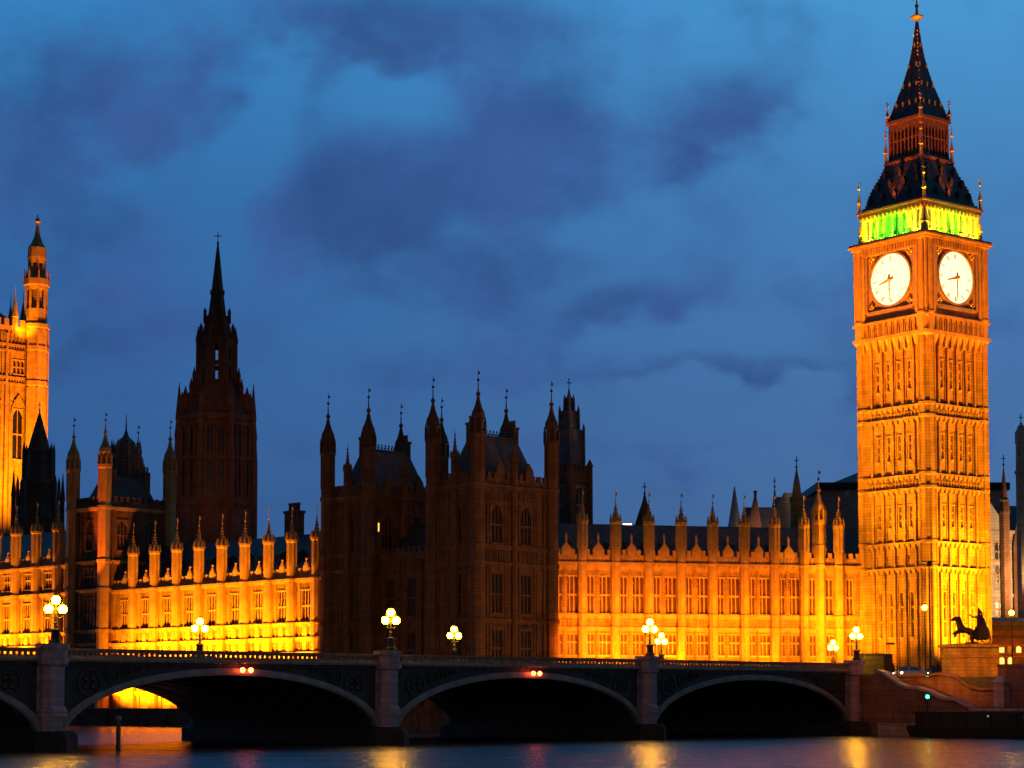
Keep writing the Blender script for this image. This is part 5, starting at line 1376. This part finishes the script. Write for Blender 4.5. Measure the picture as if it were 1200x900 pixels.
def nav(k, px_l, lab):
    for i, dx in enumerate((-.42, .42)):
        p = B2W(SPAN * (k + .5) + dx + px_l, -.42, 6.42)
        t = thing('navigation_light', lab[i], 'navigation light', p, BA, 'red navigation lights under the bridge arches')
        q = MB(); q.lathe(0, 0, [(.22, .2), (.3, .2), (.42, .05)], 8); q.tube([(0, 0, .35), (0, .12, .5), (0, .4, .5)], .04, 5); obj('bracket', q, IRON, t)
        g = MB(); g.ball(0, 0, 0, .22, 12, 8); obj('lens', g, REDL, t)
nav(0, 1.2, ('red navigation light over the left arch, left one of its pair', 'red navigation light over the left arch, right one of its pair'))
nav(1, 1.0, ('red navigation light over the middle arch, left one of its pair', 'red navigation light over the middle arch, right one of its pair'))
def post_lamp(label, px, py, Y, z0, rr=.3):
    p = at(px, py, Y); t = thing('street_lamp', label, 'street lamp', (p.x, Y, z0)); h = p.z - z0
    q = MB(); q.lathe(0, 0, [(0, .22), (.6, .2), (.7, .12), (1.5, .09), (h - .4, .055), (h - .3, .12)], 8); obj('post', q, IRON, t)
    globe('lamp_globe', t, (0, 0, h), rr)
post_lamp('tall single globe street lamp on a thin black post in front of the clock tower', 1083.5, 712, 262, 6.4, .34)
post_lamp('single warm globe street lamp before the gothic block, right of the statue', 1185.5, 718, 285, 6.4, .34)
# dark thin mast beside the tower
p = at(1091, 818, 266); t = thing('flag_mast', 'very thin dark mast standing against the lit corner of the clock tower', 'mast', (p.x, 266, 6.4))
q = MB(); q.lathe(0, 0, [(0, .2), (1, .16), (15.5, .08)], 8); obj('pole', q, IRON, t); q = MB(); q.lathe(0, 0, [(-.7, .3), (-.6, .34), (0, .2)], 8); q.box(-1.0, 1.0, -.05, .05, -.12, 0); obj('crosshead', q, IRON, t, (0, 0, 15.5))
# landing stage
PBv = lambda a, b, z=0: BANK @ Vector((a, b, z))
lp = thing('landing_stage', 'long low black floating landing stage moored under the embankment wall', 'pontoon', PBv(-100, 184.8), R(-45))
q = MB(); q.frust(-23.6, 30, -1.2, 2.9, -.8, -24.4, 30, -1.4, 3.0, 1.0); q.box(-24.3, 30, -1.35, 2.95, 1.0, 1.2)
q.lathe(-24.4, .8, [(.1, .3), (.9, .34)], 8); obj('hull', q, HULL, lp)
q = MB(); q.box(-23.4, 30, -1.1, 2.7, 1.2, 2.5); q.box(-23.8, 30, -1.3, 2.9, 2.5, 2.68)
for k in range(18): q.box(-23.4 + k * 3, -23.2 + k * 3, -1.18, -1.1, 1.2, 2.5)
obj('cabin', q, HULL, lp)
for k, x in enumerate((-14.5, -10.2)):
    g = MB(); g.ball(0, 0, 0, .1, 8, 6); obj('deck_light', g, glow('dim_deck_lamp', (.7, .75, 1.0), .35), lp, (x, -1.25, 2.25))
g0 = None
for k in range(26):
    x = -23 + k * 2
    if g0 is None: q = MB(); q.tube([(0, 0, 2.68), (0, 0, 3.15)], .035, 5); g0 = obj('rail_post', q, IRON, lp, (x, -1.15, 0))
    else: copy_tree(g0, lp, (x, -1.15, 0))
q = MB(); q.tube([(-23, -1.15, 3.15), (29, -1.15, 3.15)], .03, 5); obj('handrail', q, IRON, lp)
def signal(label, px, py, Y, z0):
    p = at(px, py, Y); t = thing('signal_light', label, 'signal light', (p.x, Y, z0)); h = p.z - z0
    q = MB(); q.lathe(0, 0, [(0, .12), (h + .5, .06)], 8); obj('pole', q, IRON, t); q = MB(); q.box(-.24, .24, .02, .35, h - .35, h + .4); q.box(-.3, .3, -.1, .1, h + .32, h + .42); obj('housing', q, IRON, t)
    g = MB(); g.ball(0, 0, 0, .19, 12, 8); obj('lens', g, GREENL, t, (0, -.05, h))
signal('green signal light on a pole at the near end of the landing stage', 1086.8, 816.5, 214.5, .8)
signal('small green signal light above the steps, higher of the two', 1086.5, 793, 236, 2.2)
# pile standing in the river under the left arch
p = at(139, 842, 187); t = thing('mooring_pile', 'pale wooden pile standing in the water under the left arch', 'pile', (p.x, 167, 0))
p = at(139, 842, 167); t.location.x = p.x
q = MB(); q.lathe(0, 0, [(-2, .22), (.05, .21), (2.35, .18)], 9); obj('post', q, mat('weathered_timber', (.16, .13, .10), .9, var=.3, scale=3, stain=.5), t); q = MB(); q.lathe(0, 0, [(2.3, .27), (2.55, .27), (2.7, .1)], 9); obj('cap', q, GRANITE, t)
# kiosk at the bridge end
p = at(1013, 781, 231); kt = thing('kiosk', 'small olive green kiosk with a dark end cabinet beside the bridge end', 'kiosk', (p.x, 231, 6.74), R(8))
q = MB(); q.box(0, 2.35, 0, 1.8, 0, 2.25); q.box(-.1, 2.4, -.12, 1.9, 2.25, 2.4); q.box(.1, 2.2, -.05, .02, 1.0, 2.1); obj('body', q, KIOSK, kt)
q = MB(); q.box(2.42, 3.35, .1, 1.6, 0, 2.2); q.gable(2.36, 3.4, 0, 1.7, 2.2, 2.4); obj('cabinet', q, IRON, kt)
q = MB(); q.tube([(3.1, .6, 2.2), (3.1, .6, 3.5)], .06, 6); q.box(2.8, 3.7, .4, .8, 3.4, 3.62); obj('camera_mast', q, IRON, kt)
# stone gate pier by the landing stage
p = at(1174, 818, 218); gp = thing('gate_pier', 'square grey green stone gate pier with a low cap, right of the statue plinth', 'pier', (p.x, 218, 2.4), R(-45))
q = MB(); q.box(-.62, .62, -.62, .62, 0, 3.3); obj('shaft', q, GRANITE, gp); q = MB(); q.box(-.8, .8, -.8, .8, 3.3, 3.5); q.frust(-.75, .75, -.75, .75, 3.5, -.2, .2, -.2, .2, 4.0); obj('cap', q, GRANITE, gp)
# people on the bridge
def make_person(name='person'):
    V = [(0, 0, .98, (.15, .12)), (0, 0, 1.2, (.15, .11)), (0, 0, 1.42, (.19, .11)), (0, 0, 1.53, .06), (0, -.01, 1.64, .095), (0, 0, 1.74, .07),
         (.2, 0, 1.4, .06), (.25, .02, 1.14, .05), (.24, -.06, .9, .042), (-.2, 0, 1.4, .06), (-.25, .02, 1.14, .05), (-.24, -.06, .9, .042),
         (.1, 0, .88, .1), (.11, -.06, .48, .07), (.11, .04, .08, .05), (.11, -.12, .04, .045), (-.1, 0, .88, .1), (-.11, .06, .48, .07), (-.11, .12, .08, .05), (-.11, -.04, .04, .045)]
    E = [(0, 1), (1, 2), (2, 3), (3, 4), (4, 5), (2, 6), (6, 7), (7, 8), (2, 9), (9, 10), (10, 11), (0, 12), (12, 13), (13, 14), (14, 15), (0, 16), (16, 17), (17, 18), (18, 19)]
    return skinned(name, V, E, CLOTH, None)
PP = [(821, BW - 2.2, 0, 'person in dark coat on the bridge pavement, nearest the high lamp pair'), (867, BW - 1.6, 40, 'person in dark coat on the far pavement, midway along the last arch'),
      (905, BW - 2.0, 200, 'person in dark coat on the far pavement, leftmost before the lamp at the bridge end'), (672, BW - 1.8, 30, 'lone person in dark coat on the bridge, before the left end of the orange range'),
      (598, BW - 1.5, 100, 'person in dark coat on the bridge before the dark pavilion, right of the glaring lamp')]
first = None
def place_person(o, loc, rz, label, group):
    o.location = loc; o.rotation_euler = (0, 0, R(rz)); tag(o, label, 'person', group)
pers = make_person()
for i, (px, yb, rz, lab) in enumerate(PP):
    o = pers if i == 0 else copy_tree(pers)
    # where the column of the photo crosses that pavement line
    ox, oy = B2W(0, yb).x, B2W(0, yb).y; s = line_px((ox, oy), (math.cos(BA), math.sin(BA)), px)
    place_person(o, B2W(s, yb, 6.92), rz, lab, 'people walking over the bridge')
for i, (px, Y, lab) in enumerate([(1035, 246, 'person in dark coat standing just right of the kiosk'), (1047, 240, 'person in dark coat between the kiosk and the tall street lamp'), (1078, 249, 'person in dark coat at the foot of the tall street lamp'),
                                  (1094, 247, 'person in dark coat below the clock tower corner, between lamp and plinth'), (1099, 250, 'tall person in dark coat closest to the statue plinth')]):
    o = copy_tree(pers); q = at(px, 800, Y); place_person(o, (q.x, Y, 6.42), i * 50, lab, 'people at the bridge end')
    if 'tall' in lab.split()[0]: o.scale = (1.1, 1.1, 1.12)

# cars waiting at the bridge end
CARP = [mat("dark_blue_car_paint", (.02, .025, .05), .3, .2, var=.05, spec=.5), mat("silver_car_paint", (.30, .30, .31), .3, .5, var=.05, spec=.5)]
HEADL = glow("lit_headlight", (1.0, .86, .62), 26); TAILL = glow("lit_tail_light", (1.0, .04, .02), 6); RUBBER = mat("tyre_rubber", (.015, .015, .015), .8)
def car(label, px, Y, rz, paint):
    p = at(px, 800, Y); t = thing('parked_car', label, 'car', (p.x, Y, 6.42), R(rz), 'cars waiting at the bridge end')
    sec = [(-2.1, .35, .62), (-2.05, .35, .82), (-1.2, .28, .95), (-.55, .28, 1.42), (.75, .28, 1.45), (1.45, .28, .98), (2.05, .35, .92), (2.1, .38, .6)]
    b = MB()
    lo = [(x, .3) for x, _, _ in sec]
    for s0, s1 in zip(sec, sec[1:]):
        w0, w1 = (.84 if s0[2] < 1.2 else .66), (.84 if s1[2] < 1.2 else .66)
        b.poly((s0[0], -w0, s0[2]), (s1[0], -w1, s1[2]), (s1[0], w1, s1[2]), (s0[0], w0, s0[2]))
        for sg in (-1, 1):
            q = [(s0[0], sg * .86, .3), (s1[0], sg * .86, .3), (s1[0], sg * w1, s1[2]), (s0[0], sg * w0, s0[2])]; b.poly(*(q if sg < 0 else q[::-1]))
    b.poly((-2.1, -.86, .3), (-2.1, .86, .3), (2.1, .86, .3), (2.1, -.86, .3)); b.poly((-2.1, -.86, .3), (-2.1, -.84, .62), (-2.1, .84, .62), (-2.1, .86, .3)); b.poly((2.1, .86, .3), (2.1, .84, .6), (2.1, -.84, .6), (2.1, -.86, .3))
    obj('body', b, paint, t)
    g = MB(); g.poly((-1.14, -.7, 1.0), (-.6, -.6, 1.39), (-.6, .6, 1.39), (-1.14, .7, 1.0)); 
    g.M = Matrix.Translation((-.02, 0, .02)); g.poly((-1.1, -.72, 1.0), (-1.1, .72, 1.0), (-.58, .6, 1.38), (-.58, -.6, 1.38)); obj('windscreen', g, GLASS, t)
    for sg in (-1, 1):
        g = MB(); g.poly((-.95, sg * .80, .99), (1.2, sg * .80, .99), (.7, sg * .675, 1.39), (-.5, sg * .675, 1.39)); obj('side_window', g, GLASS, t)
        for x in (-1.35, 1.3):
            w = MB(); w.M = Matrix.Translation((x, sg * .8, .32)) @ Matrix.Rotation(R(90), 4, 'X'); w.lathe(0, 0, [(-.1, .32), (.1, .32)], 16); o = obj('wheel', w, RUBBER, t)
            w = MB(); w.M = Matrix.Translation((x, sg * .8, .32)) @ Matrix.Rotation(R(90), 4, 'X'); w.lathe(0, 0, [(-.115, .19), (.115, .19)], 10); obj('rim', w, CARP[1], o)
        h = MB(); h.ball(-2.08, sg * .62, .70, .12, 10, 6); obj('headlight', h, HEADL, t)
        h = MB(); h.box(2.08, 2.13, sg * .66 - .12, sg * .66 + .12, .68, .82); obj('tail_light', h, TAILL, t)
car('silver car with headlights on, waiting at the bridge end just left of the street lamp', 1066, 247, 38, CARP[1])
car('dark blue car with headlights on, waiting between the street lamp and the plinth', 1097, 256, 35, CARP[0])

# ================================================================== FLOODLIGHTS (the lamps that light the stone, and added fill spots)
ORANGE = (1.0, .215, .001); AMBER = (1.0, .285, .001); DEEP = (1.0, .17, .001); GOLD = (1.0, .325, .001)
def spot(loc, tgt, power, col=ORANGE, angle=75, blend=.9, size=.35, name='floodlight'):  # the default name also goes to added fill spots
    l = bpy.data.lights.new(name, 'SPOT'); l.energy = power; l.color = col; l.spot_size = R(angle); l.spot_blend = blend; l.shadow_soft_size = size
    o = bpy.data.objects.new(name, l); COL.objects.link(o); o.location = loc
    o.rotation_euler = (Vector(tgt) - Vector(loc)).to_track_quat('-Z', 'Y').to_euler()
    return o
def loc_to_world(o, p): return Matrix.Translation(o.location) @ Matrix.Rotation(o.rotation_euler.z, 4, 'Z') @ Vector(p)
# north range: a row out in the forecourt, plus pools close to the wall
for k in range(9):
    x = 3.5 + k * 5.0
    spot(loc_to_world(north, (x, -15, 6.6)), loc_to_world(north, (x, 0, 13.5)), 12500 * KN, ORANGE, 62)
for x, p in ((nx(701), .8), (nx(727), .5), (nx(784), .9), (nx(790), .4), (nx(851), .6), (nx(893), .6), (nx(957), .25)):
    spot(loc_to_world(north, (x, -2.6, 6.6)), loc_to_world(north, (x, .3, 14)), 2600 * KN * p, AMBER, 80)
# river front
spot(loc_to_world(riv, (cw[-1] + 1, -7.5, 2.7)), loc_to_world(riv, (cw[-1] + .5, 0, 7)), 4500 * KR, AMBER, 62)
for x in cw[:-1]:
    spot(loc_to_world(riv, (x, -7.5, 2.7)), loc_to_world(riv, (x, 0, 9.5)), 4300 * KR, AMBER, 100)
    spot(loc_to_world(riv, (x, -1.3, 10.7)), loc_to_world(riv, (x, .2, 17)), 420 * KR, AMBER, 90)
for x in cm[:4]:
    spot(loc_to_world(riv, (x, -7.5, 2.7)), loc_to_world(riv, (x, 0, 10.5)), 4600 * KR, AMBER, 95)
for x in (cm[0], cm[1], cm[2]):
    spot(loc_to_world(riv, (x, -1.3, 10.7)), loc_to_world(riv, (x, .2, 17)), 420 * KR, AMBER, 90)
spot(loc_to_world(riv, (xl + 1, -9, 12)), loc_to_world(riv, (xl - .2, -1.8, 33)), 4600 * KR, DEEP, 20, .5)
# clock tower: near floods for the foot, far ones for the height
for k, lat, dst, tz, pw, ang in ((1, -2.5, 17, 20, .42, 70), (1, 1.0, 17, 42, 1.35, 42), (1, .5, 24, 58, 1.9, 34), (0, -1.2, 15, 17, 1.3, 62), (0, -1.5, 9, 30, .45, 50), (0, 1.5, 20, 38, 1.0, 50), (0, 1.0, 26, 56, 1.1, 34)):
    Mx = Matrix.Translation((TX, TY, 0)) @ Matrix.Rotation(TA + R(-90 * k), 4, 'Z')
    spot(Mx @ Vector((lat, -hT - dst, 7.0)), Mx @ Vector((lat * .8, -hT, tz)), 26000 * KT * pw, GOLD if tz < 50 else AMBER, ang)
for k in (0, 1):
    Mx = Matrix.Translation((TX, TY, 0)) @ Matrix.Rotation(TA + R(-90 * k), 4, 'Z')
    spot(Mx @ Vector((0, -hT - 30, 9)), Mx @ Vector((0, -hT, 64)), (60000 if k else 26000) * KT, DEEP, 24, .6)
    spot(Mx @ Vector((0, -he - .6, zev + .9)), Mx @ Vector((0, -hi, zs1 - .5)), 1500 * KT, DEEP, 60)
    for j in range(5):                               # green and yellow lamps behind the belfry balustrade
        x = -4.4 + 2.2 * j; g = (.10, 1.0, .01) if 0 < j < 4 else (1.0, .80, .02)
        if k == 0 and j in (0, 4, 3): g = (1.0, .72, .02)
        if k == 0 and j == 1: g = (.55, 1.0, .01)
        spot(Mx @ Vector((x, -hc - .1, bz0 + .35)), Mx @ Vector((x, -hb + .6, bz1 - 1.2)), 560 * KT, g, 130, .9, .35)
# great square tower at the far left
for lx, pw in ((LV * .5, 1.0), (LV * .95, .8)):
    spot(loc_to_world(vic, (lx, -26, 30)), loc_to_world(vic, (lx, 0, 72)), 150000 * KV * pw, AMBER, 70)
spot(loc_to_world(vic, (LV * .9, -30, 40)), loc_to_world(vic, (LV * .95, 0, 105)), 70000 * KV, DEEP, 40)
spot(loc_to_world(vic, (LV * .75, -2.5, zV(398))), loc_to_world(vic, (LV * .9, .5, zV(375))), 2500 * KV, AMBER, 110)
# added warm spots serving as street lighting for plinth, steps and buildings behind
spot((sc.x - 9, SYc - 16, 14), (sc.x, SYc, 7), 10000, AMBER, 60)
spot((sc.x + 14, SYc - 12, 13), (sc.x + 2, SYc, 6), 13000, AMBER, 56)
spot((46, 205, 15), (45, 226, 4), 2200, DEEP, 80)
spot((83, 313, 21), (79, 330, 27), 34000, (1.0, .55, .22), 120)
spot((76, 284, 13), (75, 300, 10), 9000, ORANGE, 80)

# added fill spots that brighten the unlit stone, in place of city glow
spot((30, 235, 9), (0, 262, 22), 10000, (1.0, .40, .16), 75)
spot((-45, 232, 9), (-14, 270, 24), 4500, (1.0, .38, .16), 75)
spot((-60, 345, 34), (C.x, CY, 55), 17000, (1.0, .34, .2), 40)
spot((20, 340, 30), (C.x, CY, 55), 8000, (1.0, .25, .12), 40)
# added unseen spots behind the viewer: a faint warm wash over the water front
spot((-25, -12, 14), (-12, 185, 4), 34000, (1.0, .62, .50), 60, .9, 2.0)
spot((40, -20, 14), (20, 215, 5), 30000, (1.0, .55, .40), 60, .9, 2.0)
spot((40, 312, 29), (56, 380, 36), 9000, (1.0, .6, .45), 60)  # added spot brightening the hall roofs, no lamp stands there
